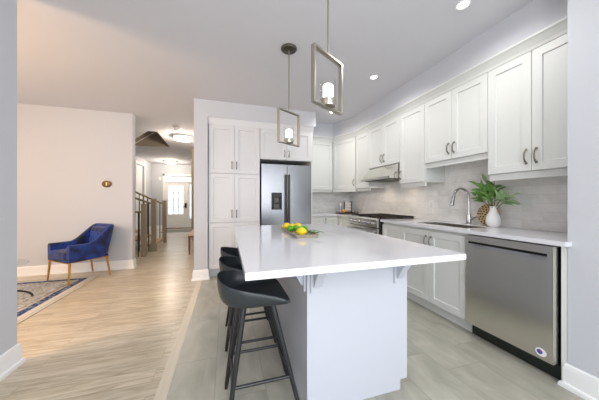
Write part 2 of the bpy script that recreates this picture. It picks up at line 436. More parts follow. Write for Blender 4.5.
# ------------------------------------------------------------------ setting
CZ = 2.67           # ceiling
XW = 2.58           # right kitchen wall
YB = 4.68           # kitchen back wall
YP = 3.79           # pantry wall face
XS = -.41           # wood / tile boundary
struct('floor', box(nb(), -4.7, XS, -3.1, 8.75, -.1, 0), M['woodfloor'])
struct('floor_kitchen', box(nb(), XS+.07, 2.7, -3.1, 4.78, -.1, 0), M['tilefloor'])
struct('floor_threshold', box(nb(), XS, XS+.07, -3.1, 3.82, -.1, .002, .001, 1), M['strip'])
b = box(nb(), -4.2, -.3, 8.75, 11.15, -.1, 0); struct('floor_foyer', b, M['foyer'])
b = nb()
box(b, -4.75, 2.75, -3.15, 5.87, CZ, CZ+.1)
zprism(b, [(-1.45, 5.87), (2.75, 5.87), (2.75, 7.5), (-1.52, 7.5)], CZ, CZ+.1)
zprism(b, [(-4.75, 5.87), (-1.62, 5.87), (-2.4, 7.17), (-2.4, 7.5), (-4.75, 7.5)], CZ, CZ+.1)
box(b, -4.75, 2.75, 7.5, 11.2, CZ, CZ+.1)
struct('ceiling', b, M['ceil'])
# stair well above the ceiling: far wall, sloped soffit of the upper flight, white stringer edge
b = nb()
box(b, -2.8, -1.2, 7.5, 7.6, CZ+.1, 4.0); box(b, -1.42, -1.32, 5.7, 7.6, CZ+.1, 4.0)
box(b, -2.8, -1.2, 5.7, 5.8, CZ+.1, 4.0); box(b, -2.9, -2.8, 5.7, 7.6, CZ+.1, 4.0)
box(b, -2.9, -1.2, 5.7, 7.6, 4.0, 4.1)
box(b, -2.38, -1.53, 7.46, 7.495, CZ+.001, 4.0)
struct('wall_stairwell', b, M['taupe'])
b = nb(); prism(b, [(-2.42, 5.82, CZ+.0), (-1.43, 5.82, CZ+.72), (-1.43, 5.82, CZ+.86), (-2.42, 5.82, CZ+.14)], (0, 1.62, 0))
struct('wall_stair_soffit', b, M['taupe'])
b = nb(); prism(b, [(-2.42, 7.40, CZ-.01), (-1.43, 7.40, CZ+.71), (-1.43, 7.40, CZ+.77), (-2.42, 7.40, CZ+.05)], (0, .055, 0))
struct('trim_stair_stringer', b, M['trim'])
# walls
struct('wall_right', box(nb(), XW, XW+.12, .935, YB+.1, 0, CZ), M['wall'])
b = nb(); box(b, 2.045, XW+.12, -.5, .935, 0, CZ); box(b, 2.045, 2.165, -3.1, -2.5, 0, CZ); box(b, 2.045, 2.165, -2.5, -.5, 0, .8); box(b, 2.045, 2.165, -2.5, -.5, 2.35, CZ)
struct('wall_right_return', b, M['wall'])
b = nb()
for y in (-2.5, -1.53, -.56): box(b, 2.07, 2.12, y, y+.06, .8, 2.35)
box(b, 2.07, 2.12, -2.5, -.5, .8, .86); box(b, 2.07, 2.12, -2.5, -.5, 2.29, 2.35)
struct('window_5', b, M['trim'])
struct('wall_back', box(nb(), -.26, XW+.12, YB, YB+.1, 0, CZ), M['wall'])
struct('wall_hall_right', box(nb(), -.46, -.27, YP, 11.1, 0, CZ), M['wall'])
b = zprism(nb(), [(-.27, YP), (1.45, YP), (1.45, 4.29), (2.0, 4.29), (2.2, 3.83), (2.2, .936), (XW, .936), (XW, YB), (-.27, YB)], 2.42, CZ)
struct('wall_soffit', b, M['wall'])
struct('wall_hall_closet', box(nb(), -.98, -.461, 7.53, 7.75, 0, CZ), M['taupe2'])
struct('wall_left', box(nb(), -1.55, -1.43, -3.1, 2.215, 0, CZ), M['wall'])
struct('wall_dining', box(nb(), -4.7, -1.555, 4.78, 4.91, 0, CZ), M['wall'])
b = nb(); box(b, -4.82, -4.7, -3.1, 1.2, 0, CZ); box(b, -4.82, -4.7, 3.2, 7.5, 0, CZ); box(b, -4.82, -4.7, 1.2, 3.2, 0, .7); box(b, -4.82, -4.7, 1.2, 3.2, 2.3, CZ)
struct('wall_dining_left', b, M['wall'])
struct('wall_stair_far', box(nb(), -4.7, -2.92, 7.45, 7.57, 0, CZ), M['wall'])
b = nb(); box(b, -3.04, -2.92, 7.57, 9.28, 0, CZ); box(b, -3.04, -2.92, 10.12, 11.0, 0, CZ); box(b, -3.04, -2.92, 9.28, 10.12, 2.44, CZ)
struct('wall_foyer_left', b, M['wall'])
b = nb(); box(b, -3.04, -2.50, 11.0, 11.12, 0, CZ); box(b, -1.15, -.27, 11.0, 11.12, 0, CZ); box(b, -2.50, -1.15, 11.0, 11.12, 2.27, CZ)
struct('wall_front', b, M['wall'])
b = nb(); box(b, -4.7, -1.3, -3.2, -3.1, 0, CZ); box(b, 1.9, 2.75, -3.2, -3.1, 0, CZ); box(b, -1.3, 1.9, -3.2, -3.1, 2.45, CZ); box(b, -1.3, 1.9, -3.2, -3.1, 0, .08)
struct('wall_rear', b, M['wall'])
struct('wall_dining_rear', box(nb(), -4.7, -1.53, -.6, -.5, 0, CZ), M['wall'])
# rear patio window frame (behind the camera)
b = nb()
for x in (-1.3, .27, 1.83): box(b, x, x+.07, -3.18, -3.12, .08, 2.45)
box(b, -1.3, 1.9, -3.18, -3.12, .08, .16); box(b, -1.3, 1.9, -3.18, -3.12, 2.37, 2.45)
struct('window_3', b, M['trim'])
b = nb()
for y in (1.2, 2.17, 3.14): box(b, -4.79, -4.74, y, y+.06, .7, 2.3)
box(b, -4.79, -4.74, 1.2, 3.2, .7, .77); box(b, -4.79, -4.74, 1.2, 3.2, 2.23, 2.3)
struct('window_4', b, M['trim'])
# backsplash tile
b = nb(); box(b, XW-.008, XW, .936, YB, .915, 1.75); box(b, 1.42, XW-.008, YB-.008, YB, .915, 1.45)
struct('wall_backsplash', b, M['splash'])
# baseboards
BB = [(0, 0), (.032, 0), (.032, .018), (.026, .028), (.017, .031), (.017, .118), (.012, .128), (.012, .140), (.006, .147), (0, .147)]
struct('baseboard_left', sweep(nb(), [(-1.43, -3.1), (-1.43, 2.215), (-1.55, 2.215)], BB, -1), M['trim'])
struct('baseboard_right', sweep(nb(), [(2.045, -3.1), (2.045, .935), (2.0465, .935)], BB, 1), M['trim'])
struct('baseboard_dining', sweep(nb(), [(-4.7, 4.78), (-1.555, 4.78), (-1.555, 4.91)], BB, -1), M['trim'])
struct('baseboard_pantry', sweep(nb(), [(-.46, 6.0), (-.46, YP), (-.27, YP), (-.27, YP+.06)], BB, -1), M['trim'])
struct('baseboard_front', sweep(nb(), [(-2.92, 10.22), (-2.92, 11.0), (-2.51, 11.0)], BB, -1), M['trim'])
# crown moulding along the wall units
CR = [(0, 2.33), (.004, 2.33), (.008, 2.345), (.012, 2.362), (.03, 2.385), (.048, 2.40), (.055, 2.403), (.055, 2.42), (0, 2.42)]
struct('trim_crown', sweep(nb(), [(1.52, 4.35), (2.03, 4.35), (2.255, 3.85), (2.255, .94)], CR, -1), M['cab'])
CR2 = [(0, 2.325), (.004, 2.325), (.008, 2.35), (.02, 2.385), (.024, 2.40), (.024, 2.42), (0, 2.42)]
struct('trim_pantry_crown', sweep(nb(), [(-.265, 3.823), (1.415, 3.823)], CR2, -1), M['pantry'])

# front door, transom, sidelight
YD = 11.0
DX0, DX1 = -2.43, -1.57
gx0, gx1, gz0, gz1 = -2.31, -1.745, .60, 1.78
b = nb()
box(b, DX0, gx0, YD+.02, YD+.065, .03, 1.925); box(b, gx1, DX1, YD+.02, YD+.065, .03, 1.925)
box(b, gx0, gx1, YD+.02, YD+.065, gz1, 1.925); box(b, gx0, gx1, YD+.02, YD+.065, .03, gz0)
door1 = struct('door_1', b, M['doorw'])
b = nb()
for k in (1, 2): box(b, gx0+(gx1-gx0)*k/3-.015, gx0+(gx1-gx0)*k/3+.015, YD+.03, YD+.055, gz0, gz1)
for k in (1, 2, 3): box(b, gx0, gx1, YD+.03, YD+.055, gz0+(gz1-gz0)*k/4-.015, gz0+(gz1-gz0)*k/4+.015)
obj('glazing_bars', b, M['doorw'], door1)
obj('glass_pane', box(nb(), gx0, gx1, YD+.04, YD+.045, gz0, gz1), M['glass'], door1)
b = nb()
for z0 in (.12, .34): shaker(b, (gx0, YD+.02, z0), (1, 0, 0), (0, -1, 0), gx1-gx0, .19, .035, .009, .007)
obj('door_panel', b, M['doorw'], door1)
b = nb(); box(b, -1.69, -1.61, YD-.005, YD+.02, .86, 1.06, .006); tube(b, [(-1.65, YD-.005, .92), (-1.65, YD-.05, .92), (-1.73, YD-.055, .92)], .012, 8)
obj('door_handle', b, M['black'], door1)
b = nb()
box(b, -2.50, DX0, YD-.03, YD+.1, .02, 2.27); box(b, DX1, -1.53, YD-.02, YD+.1, .02, 1.99); box(b, -1.2, -1.14, YD-.03, YD+.1, .02, 2.27)
box(b, -2.50, -1.14, YD-.03, YD+.1, 2.19, 2.27); box(b, DX0, -1.2, YD-.02, YD+.1, 1.925, 1.955)
struct('trim_front_door', b, M['trim'])
struct('trim_threshold', box(nb(), -2.50, -1.14, YD-.08, YD+.1, 0, .03, .004), M['benchwood'])
b = nb(); T0 = DX0; T1 = -1.2
box(b, T0, T1, YD+.03, YD+.06, 1.955, 1.975); box(b, T0, T1, YD+.03, YD+.06, 2.165, 2.19)
for k in range(0, 5): box(b, T0+(T1-T0)*k/4-.013, T0+(T1-T0)*k/4+.013, YD+.03, YD+.06, 1.975, 2.165)
wn1 = struct('window_1', b, M['trim'])
obj('glass_pane', box(nb(), T0, T1, YD+.04, YD+.045, 1.955, 2.19), M['glass'], wn1)
b = nb(); box(b, -1.53, -1.50, YD+.03, YD+.06, .03, 1.925); box(b, -1.24, -1.2, YD+.03, YD+.06, .03, 1.925); box(b, -1.50, -1.24, YD+.03, YD+.06, .03, .40); box(b, -1.50, -1.24, YD+.03, YD+.06, 1.86, 1.925)
for k in (1, 2, 3, 4): box(b, -1.50, -1.24, YD+.03, YD+.06, .40+k*.292-.009, .40+k*.292+.009)
wn2 = struct('window_2', b, M['trim'])
obj('glass_pane', box(nb(), -1.50, -1.24, YD+.04, YD+.045, .40, 1.86), M['glass'], wn2)
# interior door in the foyer's left wall
b = nb(); box(b, -3.03, -2.97, 9.30, 10.10, 0, 2.42)
d2 = struct('door_2', b, M['doorw'])
b = nb()
for z0, h in ((.25, .80), (1.18, 1.1)): shaker(b, (-2.97, 9.42, z0), (0, 1, 0), (1, 0, 0), .56, h, .05, .008, .006)
obj('door_panel', b, M['doorw'], d2)
b = nb(); box(b, -2.93, -2.895, 9.19, 9.29, 0, 2.53, .004); box(b, -2.93, -2.895, 10.11, 10.21, 0, 2.53, .004); box(b, -2.93, -2.895, 9.29, 10.11, 2.43, 2.53, .004)
struct('trim_foyer_door', b, M['trim'])
# door mat
tag(obj('door_mat', box(nb(), -2.3, -1.25, 9.7, 10.6, 0, .012, .004), M['mat']), 'grey flat mat on the foyer floor before the front door', 'mat')
b = box(nb(), -8, 4, 11.15, 22, -.2, -.12); struct('ground_porch', b, M['concrete'])

# ------------------------------------------------------------------ kitchen: wall units (right wall)
XU = 2.25     # door face plane of upper units
def cab_up(name, label, ys, z0, z1, handles, railz=None, group='white wall units along the right wall'):
    """ys: door edges along Y (ascending). handles: list of (door index, 'lo'/'hi' side)"""
    y0, y1 = ys[0], ys[-1]
    t = thing(name, label, 'cabinet', ((XU+XW)/2, (y0+y1)/2, z0), 0, group)
    b = nb(); box(b, XU+.021, XW-.009, y0+.001, y1-.001, z0, z1)
    obj('body', b, M['cab'], t)
    for i in range(len(ys)-1):
        b = nb(); shaker(b, (XU+.02, ys[i+1]-.002, z0+.003), (0, -1, 0), (-1, 0, 0), ys[i+1]-ys[i]-.004, z1-z0-.006)
        d = obj('door', b, M['cab'], t)
        for k, side in handles:
            if k == i:
                y = ys[i]+.032 if side == 'lo' else ys[i+1]-.032
                obj('handle', pull(nb(), (XU, y, z0+.115), (-1, 0, 0), .105), M['pull'], d)
    if railz:
        b = nb(); box(b, XU+.022, XU+.042, y0+.001, y1-.001, railz, z0-.001, .002, 1)
        obj('light_rail', b, M['cab'], t)
    return t
cab_up('wall_cabinet', 'white two-door wall cabinet nearest the right edge, above the dishwasher', [.94, 1.232, 1.555], 1.40, 2.33, [(0, 'hi'), (1, 'lo')], 1.345)
cab_up('wall_cabinet', 'white two-door wall cabinet with shorter doors above the sink faucet', [1.556, 1.915, 2.275], 1.605, 2.33, [(0, 'hi'), (1, 'lo')], 1.55)
cab_up('wall_cabinet', 'white single-door wall cabinet just right of the range hood', [2.276, 2.70], 1.395, 2.33, [(0, 'hi')], 1.345)
cab_up('wall_cabinet', 'short white two-door wall cabinet directly over the range hood', [2.701, 3.06, 3.43], 1.69, 2.33, [(0, 'hi'), (1, 'lo')], None)
cab_up('wall_cabinet', 'narrow white wall cabinet just left of the range hood', [3.431, 3.845], 1.38, 2.33, [], 1.335)
# diagonal corner unit
PA, PB = Vector((2.03, 4.345)), Vector((2.25, 3.85))
t = thing('corner_wall_cabinet', 'white diagonal corner wall cabinet where the two tiled walls meet', 'cabinet', (2.35, 4.3, 1.38), 0, 'white wall units along the right wall')
dv = (PB-PA).normalized(); nv = Vector((dv.y, -dv.x))
if nv.x > 0: nv = -nv
b = nb(); q0 = PA-nv*.021; q1 = PB-nv*.021
zprism(b, [(q0.x, q0.y), (q1.x, q1.y), (XW-.009, q1.y), (XW-.009, YB-.009), (q0.x, YB-.009)], 1.38, 2.33); obj('body', b, M['cab'], t)
b = nb(); o_ = PA-nv*.02+dv*.006
shaker(b, (o_.x, o_.y, 1.383), (dv.x, dv.y, 0), (nv.x, nv.y, 0), (PB-PA).length-.012, .944)
d = obj('door', b, M['cab'], t)
hp = PB-dv*.04; obj('handle', pull(nb(), (hp.x, hp.y, 1.50), (nv.x, nv.y, 0), .105), M['pull'], d)
b = nb(); zprism(b, [(PA.x, PA.y), (PB.x, PB.y), (PB.x+.03, PB.y+.01), (PA.x+.01, PA.y+.03)], 1.335, 1.379); obj('light_rail', b, M['cab'], t)
t = thing('wall_cabinet', 'white wall cabinet between the refrigerator and the corner cabinet', 'cabinet', (1.75, 4.5, 1.38), 0, 'white wall units along the right wall')
b = nb(); box(b, 1.43, 2.028, 4.366, YB-.009, 1.38, 2.33); obj('body', b, M['cab'], t)
b = nb(); shaker(b, (1.575, 4.365, 1.383), (1, 0, 0), (0, -1, 0), .445, .944); obj('door', b, M['cab'], t)
b = nb(); box(b, 1.43, 2.028, 4.367, 4.387, 1.335, 1.379, .002, 1); obj('light_rail', b, M['cab'], t)

# ------------------------------------------------------------------ pantry and fridge surround
t = thing('pantry_cabinet', 'tall white six-door pantry cabinet left of the refrigerator', 'cabinet', (.128, 4.2, 0))
PX = [-.255, .114, .507]
b = nb(); box(b, -.262, .509, 3.841, YB-.01, .12, 2.33); obj('body', b, M['pantry'], t)
b = nb(); box(b, -.262, .509, 3.90, YB-.01, 0, .119); obj('toe_kick', b, M['pantry'], t)
for z0, z1, hz in ((.135, .828, None), (.834, 1.582, .965), (1.588, 2.325, 1.715)):
    for i in (0, 1):
        b = nb(); shaker(b, (PX[i]+.002, 3.84, z0), (1, 0, 0), (0, -1, 0), PX[i+1]-PX[i]-.004, z1-z0)
        d = obj('door', b, M['pantry'], t)
        if hz:
            obj('handle', pull(nb(), (PX[1]+(-.034 if i == 0 else .034), 3.82, hz), (0, -1, 0), .105), M['pull'], d)
t = thing('bridge_cabinet', 'white two-door cabinet bridging the top of the refrigerator', 'cabinet', (.96, 4.2, 1.83))
b = nb(); box(b, .511, 1.415, 3.841, YB-.01, 1.835, 2.33); obj('body', b, M['pantry'], t)
b = nb(); box(b, 1.392, 1.415, 3.86, YB-.01, 0, 1.834); obj('side_panel', b, M['pantry'], t)
for i, (x0, x1) in enumerate(((.513, .948), (.952, 1.385))):
    b = nb(); shaker(b, (x0, 3.84, 1.84), (1, 0, 0), (0, -1, 0), x1-x0, .485); d = obj('door', b, M['pantry'], t)
    obj('handle', pull(nb(), (.948-.034 if i == 0 else .952+.034, 3.82, 1.94), (0, -1, 0), .09), M['pull'], d)
# refrigerator
t = thing('refrigerator', 'stainless steel refrigerator with black water dispenser between white cabinets', 'refrigerator', (.96, 4.2, 0))
b = nb(); box(b, .535, 1.385, 3.93, 4.62, .02, 1.775, .004, 1); obj('body', b, M['dkmetal'], t)
b = nb(); box(b, .575, 1.345, 3.88, 3.99, .0, .05); obj('toe_grille', b, M['black'], t)
XSP = .965
b = nb(); hx0, hx1, hz0, hz1 = .70, .875, 1.02, 1.30
# left door built round the dispenser recess
F0, F1 = 3.85, 3.925
box(b, .538, hx0, F0, F1, .72, 1.765); box(b, hx1, XSP-.004, F0, F1, .72, 1.765); box(b, hx0, hx1, F0, F1, .72, hz0); box(b, hx0, hx1, F0, F1, hz1, 1.765)
box(b, hx0, hx1, F0+.05, F1, hz0, hz1)
bmesh.ops.remove_doubles(b, verts=b.verts[:], dist=1e-5)
ld = obj('door', b, M['steel'], t); ld['label'] = 'left door holding the water dispenser'
b = nb(); box(b, hx0, hx1, F0-.006, F0+.03, hz1-.075, hz1, .003, 1); box(b, hx0, hx0+.012, F0-.004, F0+.05, hz0, hz1-.075); box(b, hx1-.012, hx1, F0-.004, F0+.05, hz0, hz1-.075); box(b, hx0+.012, hx1-.012, F0+.035, F0+.049, hz0, hz1-.075)
dsp = obj('water_dispenser', b, M['black'], ld)
b = nb(); box(b, hx0+.05, hx1-.05, F0+.005, F0+.034, hz0+.11, hz1-.08, .004, 1); box(b, hx0+.035, hx1-.035, F0+.0, F0+.034, hz0, hz0+.012)
box(b, hx0+.04, hx1-.04, F0+.018, F0+.034, hz0+.012, hz0+.10, .004, 1)
o = obj('dispenser_paddle', b, M['dkmetal'], ld)
b = nb(); box(b, XSP+.004, 1.382, F0, F1, .72, 1.765, .004, 2); rd = obj('door', b, M['steel'], t)
for x, dd in ((XSP-.028, ld), (XSP+.028, rd)):
    b = nb(); tube(b, [(x, F0-.05, .80), (x, F0-.05, 1.60)], .0125, 12)
    for z in (.84, 1.56): tube(b, [(x, F0+.002, z), (x, F0-.05, z)], .009, 8)
    obj('handle', b, M['dkmetal'], dd)
b = nb(); box(b, .538, 1.382, F0, F1, .06, .712, .004, 2); fz = obj('freezer_drawer', b, M['steel'], t)
b = nb(); tube(b, [(.62, F0-.05, .64), (1.30, F0-.05, .64)], .0125, 12)
for x in (.66, 1.26): tube(b, [(x, F0+.002, .64), (x, F0-.05, .64)], .009, 8)
obj('handle', b, M['dkmetal'], fz)

# ------------------------------------------------------------------ base units (right wall)
XF = 2.01
def base(name, label, ys, handles, toe=True, group='white base units'):
    y0, y1 = ys[0], ys[-1]
    t = thing(name, label, 'cabinet', ((XF+XW)/2, (y0+y1)/2, 0), 0, group)
    b = nb(); box(b, XF+.021, XF+.04, y0+.001, y1-.001, .11, .883); box(b, XF+.04, XW-.009, y0+.001, y0+.02, .11, .883); box(b, XF+.04, XW-.009, y1-.02, y1-.001, .11, .883)
    box(b, XF+.04, XW-.009, y0+.02, y1-.02, .11, .13); box(b, XW-.03, XW-.009, y0+.02, y1-.02, .13, .883)
    obj('body', b, M['cab'], t)
    b = nb(); box(b, XF+.075, XF+.095, y0+.001, y1-.001, 0, .109); obj('toe_kick', b, M['cab'], t)
    for i in range(len(ys)-1):
        b = nb(); shaker(b, (XF+.02, ys[i+1]-.002, .115), (0, -1, 0), (-1, 0, 0), ys[i+1]-ys[i]-.004, .74)
        d = obj('door', b, M['cab'], t)
        for k, side in handles:
            if k == i:
                y = ys[i]+.032 if side == 'lo' else ys[i+1]-.032
                obj('handle', pull(nb(), (XF, y, .745), (-1, 0, 0), .105), M['pull'], d)
    return t
base('sink_cabinet', 'white two-door base cabinet under the sink, left of the dishwasher', [1.565, 1.975, 2.40], [(0, 'hi'), (1, 'lo')])
base('base_cabinet', 'narrow white base cabinet between the sink cabinet and the range', [2.401, 2.745], [])
t = thing('corner_base_cabinet', 'white base cabinet left of the range in the kitchen corner', 'cabinet', (2.3, 4.1, 0), 0, 'white base units')
b = nb(); box(b, XF+.005, XW-.009, 3.56, YB-.009, .11, .883); obj('body', b, M['cab'], t)
b = nb(); box(b, XF+.075, XW-.01, 3.56, 4.2, 0, .109); obj('toe_kick', b, M['cab'], t)
b = nb(); shaker(b, (XF+.004, 3.99, .115), (0, -1, 0), (-1, 0, 0), .42, .74, .05, .018); obj('door', b, M['cab'], t)
t = thing('base_cabinet', 'white base cabinet under the back counter beside the refrigerator', 'cabinet', (1.7, 4.4, 0), 0, 'white base units')
YF = 4.08
b = nb(); box(b, 1.42, XF, YF+.021, YB-.009, .11, .883); obj('body', b, M['cab'], t)
b = nb(); box(b, 1.42, XF, YF+.075, YB-.01, 0, .109); obj('toe_kick', b, M['cab'], t)
for x0, x1, hx in ((1.425, 1.715, 1.68), (1.719, XF-.006, 1.755)):
    b = nb(); shaker(b, (x0, YF+.02, .115), (1, 0, 0), (0, -1, 0), x1-x0, .74, .055); d = obj('door', b, M['cab'], t)
    if hx > 1.7: obj('handle', pull(nb(), (hx, YF, .78), (0, -1, 0), .105), M['pull'], d)
tag(obj('end_panel', box(nb(), 2.047, XW-.009, .937, .966, 0, .883, .001, 1), M['cab']), 'white filler panel between the dishwasher and the right-hand wall', 'cabinet panel')

# countertops
CT0, CT1 = .885, .915
SY0, SY1, SX0, SX1 = 1.64, 2.30, 2.10, 2.44
b = nb()
box(b, 1.98, 2.0445, .915, 2.745, CT0, CT1); box(b, SX1, XW-.009, .937, 2.745, CT0, CT1)
box(b, 2.0445, SX1, .937, SY0, CT0, CT1); box(b, 2.0445, SX0, SY0, SY1, CT0, CT1); box(b, 2.0445, SX1, SY1, 2.745, CT0, CT1)
bmesh.ops.remove_doubles(b, verts=b.verts[:], dist=1e-5)
tag(obj('countertop', b, M['quartz']), 'white quartz countertop with sink cutout over the dishwasher', 'countertop')
b = zprism(nb(), [(1.98, 3.555), (XW-.009, 3.555), (XW-.009, YB-.009), (1.42, YB-.009), (1.42, 4.05), (1.98, 4.05)], CT0, CT1)
tag(obj('countertop', b, M['quartz']), 'white quartz corner countertop between range and refrigerator', 'countertop')
# sink
t = thing('kitchen_sink', 'stainless undermount sink set in the white countertop below the faucet', 'sink', ((SX0+SX1)/2, (SY0+SY1)/2, .68))
b = nb()
x0, x1, y0, y1, zb = SX0+.004, SX1-.004, SY0+.004, SY1-.004, .69
for a in ((x0, x0+.006, y0, y1, zb, .908), (x1-.006, x1, y0, y1, zb, .908), (x0, x1, y0, y0+.006, zb, .908), (x0, x1, y1-.006, y1, zb, .908), (x0, x1, y0, y1, zb-.006, zb)): box(b, *a)
obj('basin', b, M['steelv'], t)
obj('drain', lathe(nb(), [(.045, zb), (.045, zb+.004), (.03, zb+.003), (.012, zb+.001)], ((x0+x1)/2, (y0+y1)/2, 0), 20), M['chrome'], t)
# faucet
fx, fy = 2.505, 1.925
t = thing('kitchen_faucet', 'chrome gooseneck pull-down faucet standing behind the sink', 'faucet', (fx, fy, CT1))
obj('base', lathe(nb(), [(.028, CT1), (.028, CT1+.006), (.024, CT1+.01), (.0235, CT1+.10), (.018, CT1+.112)], (fx, fy, 0), 20), M['chrome'], t)
b = nb(); pts = [(fx, fy, CT1+.10)]; pts += [(fx, fy, CT1+.10+.02*k) for k in range(1, 9)]
R = .108; zc = CT1+.275
for k in range(0, 17):
    a = PI*k/16*.93; pts.append((fx-R+R*math.cos(a), fy, zc+R*math.sin(a)))
obj('spout', tube(b, pts, .0125, 14), M['chrome'], t)
e = Vector(pts[-1]); dr_ = (e-Vector(pts[-2])).normalized()
b = nb(); tube(b, [e-dr_*.004, e+dr_*.01, e+dr_*.045, e+dr_*.095, e+dr_*.10], [.0135, .016, .017, .021, .018], 14); obj('spray_head', b, M['chrome'], t)
b = nb(); tube(b, [(fx, fy-.02, CT1+.06), (fx, fy-.045, CT1+.062)], .014, 12); tube(b, [(fx, fy-.04, CT1+.064), (fx-.005, fy-.085, CT1+.085), (fx-.008, fy-.125, CT1+.09)], [.007, .006, .005], 8); obj('lever', b, M['chrome'], t)

# dishwasher
t = thing('dishwasher', 'stainless steel dishwasher under the counter at the right', 'dishwasher', (2.29, 1.26, 0))
dy0, dy1 = .978, 1.562
b = nb(); box(b, 2.045, XW-.02, dy0+.004, dy1-.004, .10, .872); obj('body', b, M['black'], t)
b = nb(); box(b, 2.068, XW-.03, dy0-.012, dy1-.004, .004, .099); obj('toe_kick', b, M['toe'], t)
Xd = 1.992; s0, s1, sz0, sz1 = 1.008, 1.535, .775, .822
b = nb()
box(b, Xd, 2.043, dy0, dy1, .118, sz0); box(b, Xd, 2.043, dy0, dy1, sz1, .874); box(b, Xd, 2.043, dy0, s0, sz0, sz1); box(b, Xd, 2.043, s1, dy1, sz0, sz1); box(b, Xd+.03, 2.043, s0, s1, sz0, sz1)
bmesh.ops.remove_doubles(b, verts=b.verts[:], dist=1e-5)
d = obj('door', b, M['steelv'], t)
b = nb(); prism(b, [(Xd+.001, s0, sz0), (Xd+.029, s0, sz0), (Xd+.029, s0, sz0+.010), (Xd+.004, s0, sz0+.029), (Xd+.001, s0, sz0+.029)], (0, s1-s0, 0)); h = obj('handle', b, M['chrome'], d); h['label'] = 'bright recessed handle bar'
b = nb(); box(b, Xd+.026, Xd+.0295, s0+.001, s1-.001, sz0+.009, sz1-.001); o = obj('handle_recess', b, M['black'], d)
b = nb(); lathe(b, [(.001, 0), (.0295, 0), (.0295, .0012), (.001, .0012)], (0, 0, 0), 28, 'x'); b.transform(Matrix.Translation((Xd-.0012, 1.04, .165)) @ Matrix.Diagonal((1, 1, .92, 1)))
st = obj('sticker', b, M['white'], d); st['label'] = 'white oval sticker with blue and red print'
b = nb(); lathe(b, [(.001, 0), (.0155, 0), (.0155, .0008), (.001, .0008)], (0, 0, 0), 20, 'x'); b.transform(Matrix.Translation((Xd-.002, 1.046, .166))); obj('sticker_print', b, M['bluepr'], d)
b = nb(); lathe(b, [(.001, 0), (.006, 0), (.006, .0008), (.001, .0008)], (0, 0, 0), 14, 'x'); b.transform(Matrix.Translation((Xd-.0028, 1.043, .172))); obj('sticker_mark', b, M['redpr'], d)

# ------------------------------------------------------------------ range and hood
t = thing('gas_range', 'stainless gas range with black grates set between counters', 'range', (2.28, 3.15, 0))
ry0, ry1 = 2.752, 3.548
b = nb(); box(b, 1.972, XW-.012, ry0, ry1, .09, .905, .003, 1); obj('body', b, M['black'], t)
b = nb(); box(b, 2.06, 2.5, ry0+.02, ry1-.02, 0, .089); obj('toe_kick', b, M['black'], t)
b = nb(); prism(b, [(1.94, ry0+.012, .80), (1.9715, ry0+.012, .80), (1.9715, ry0+.012, .925), (1.955, ry0+.012, .925), (1.93, ry0+.012, .905)], (0, ry1-ry0-.024, 0)); cp = obj('control_panel', b, M['steelv'], t)
for k in range(6):
    y = ry0+.09+k*(ry1-ry0-.18)/5
    b = nb(); lathe(b, [(.024, 0), (.024, -.008), (.019, -.012), (.018, -.038), (.015, -.04)], (1.937, y, .853), 16, 'x'); o = obj('knob', b, M['chrome'], cp)
b = nb(); box(b, 1.945, 1.9715, ry0+.012, ry1-.012, .27, .79, .003, 1); od = obj('oven_door', b, M['steelv'], t)
b = nb(); tube(b, [(1.90, ry0+.05, .735), (1.90, ry1-.05, .735)], .013, 12)
for y in (ry0+.09, ry1-.09): tube(b, [(1.946, y, .735), (1.90, y, .735)], .009, 8)
obj('handle', b, M['chrome'], od)
b = nb(); box(b, 1.942, 1.9445, ry0+.12, ry1-.12, .40, .64); obj('oven_window', b, M['black'], od)
b = nb(); box(b, 1.948, 1.9715, ry0+.012, ry1-.012, .10, .26, .003, 1); obj('storage_drawer', b, M['steelv'], t)
b = nb(); box(b, 1.973, XW-.02, ry0+.005, ry1-.005, .906, .918, .002, 1); obj('cooktop', b, M['black'], t)
for g in range(3):
    y0 = ry0+.012+g*(ry1-ry0-.024)/3; y1 = y0+(ry1-ry0-.024)/3-.004
    b = nb(); z0, z1 = .932, .946
    for y in (y0, (y0+y1)/2-.006, y1-.012): box(b, 2.0, 2.55, y, y+.012, z0, z1)
    for x in (2.0, 2.13, 2.27, 2.41, 2.538): box(b, x, x+.012, y0, y1, z0, z1)
    for x in (2.0, 2.538):
        for y in (y0, y1-.012): box(b, x, x+.012, y, y+.012, .918, z0)
    obj('grate', b, M['grate'], t)
for x in (2.13, 2.42):
    for y in (ry0+.14, (ry0+ry1)/2, ry1-.14):
        obj('burner', lathe(nb(), [(.045, .918), (.045, .924), (.03, .928), (.028, .931), (.001, .931)], (x, y, 0), 16), M['grate'], t)
b = nb(); box(b, 2.56-.02, XW-.012, ry0+.005, ry1-.005, .918, .95); obj('back_trim', b, M['steelv'], t)
# hood
t = thing('range_hood', 'sloped stainless range hood mounted under the cabinet above the range', 'range hood', (2.35, 3.065, 1.47))
hy0, hy1 = 2.715, 3.42
b = nb(); prism(b, [(2.10, hy0, 1.475), (XW-.01, hy0, 1.475), (XW-.01, hy0, 1.688), (2.26, hy0, 1.688), (2.10, hy0, 1.505)], (0, hy1-hy0, 0)); obj('canopy', b, M['steelv'], t)
b = nb(); box(b, 2.15, 2.5, hy0+.06, hy0+.33, 1.468, 1.4745); obj('filter', b, M['dkmetal'], t)
b = nb(); box(b, 2.15, 2.5, hy1-.33, hy1-.06, 1.468, 1.4745); obj('filter', b, M['dkmetal'], t)
for y in (hy0+.10, hy1-.10):
    obj('hood_light', lathe(nb(), [(.022, 1.4745), (.022, 1.471), (.001, 1.471)], (2.19, y, 0), 14), M['hoodl'], t)
    lamp('hood_bulb', 'SPOT', (2.36-2.35, y-3.065, -.03), 3.0, (1, .82, .62), t, .12, 2.9)

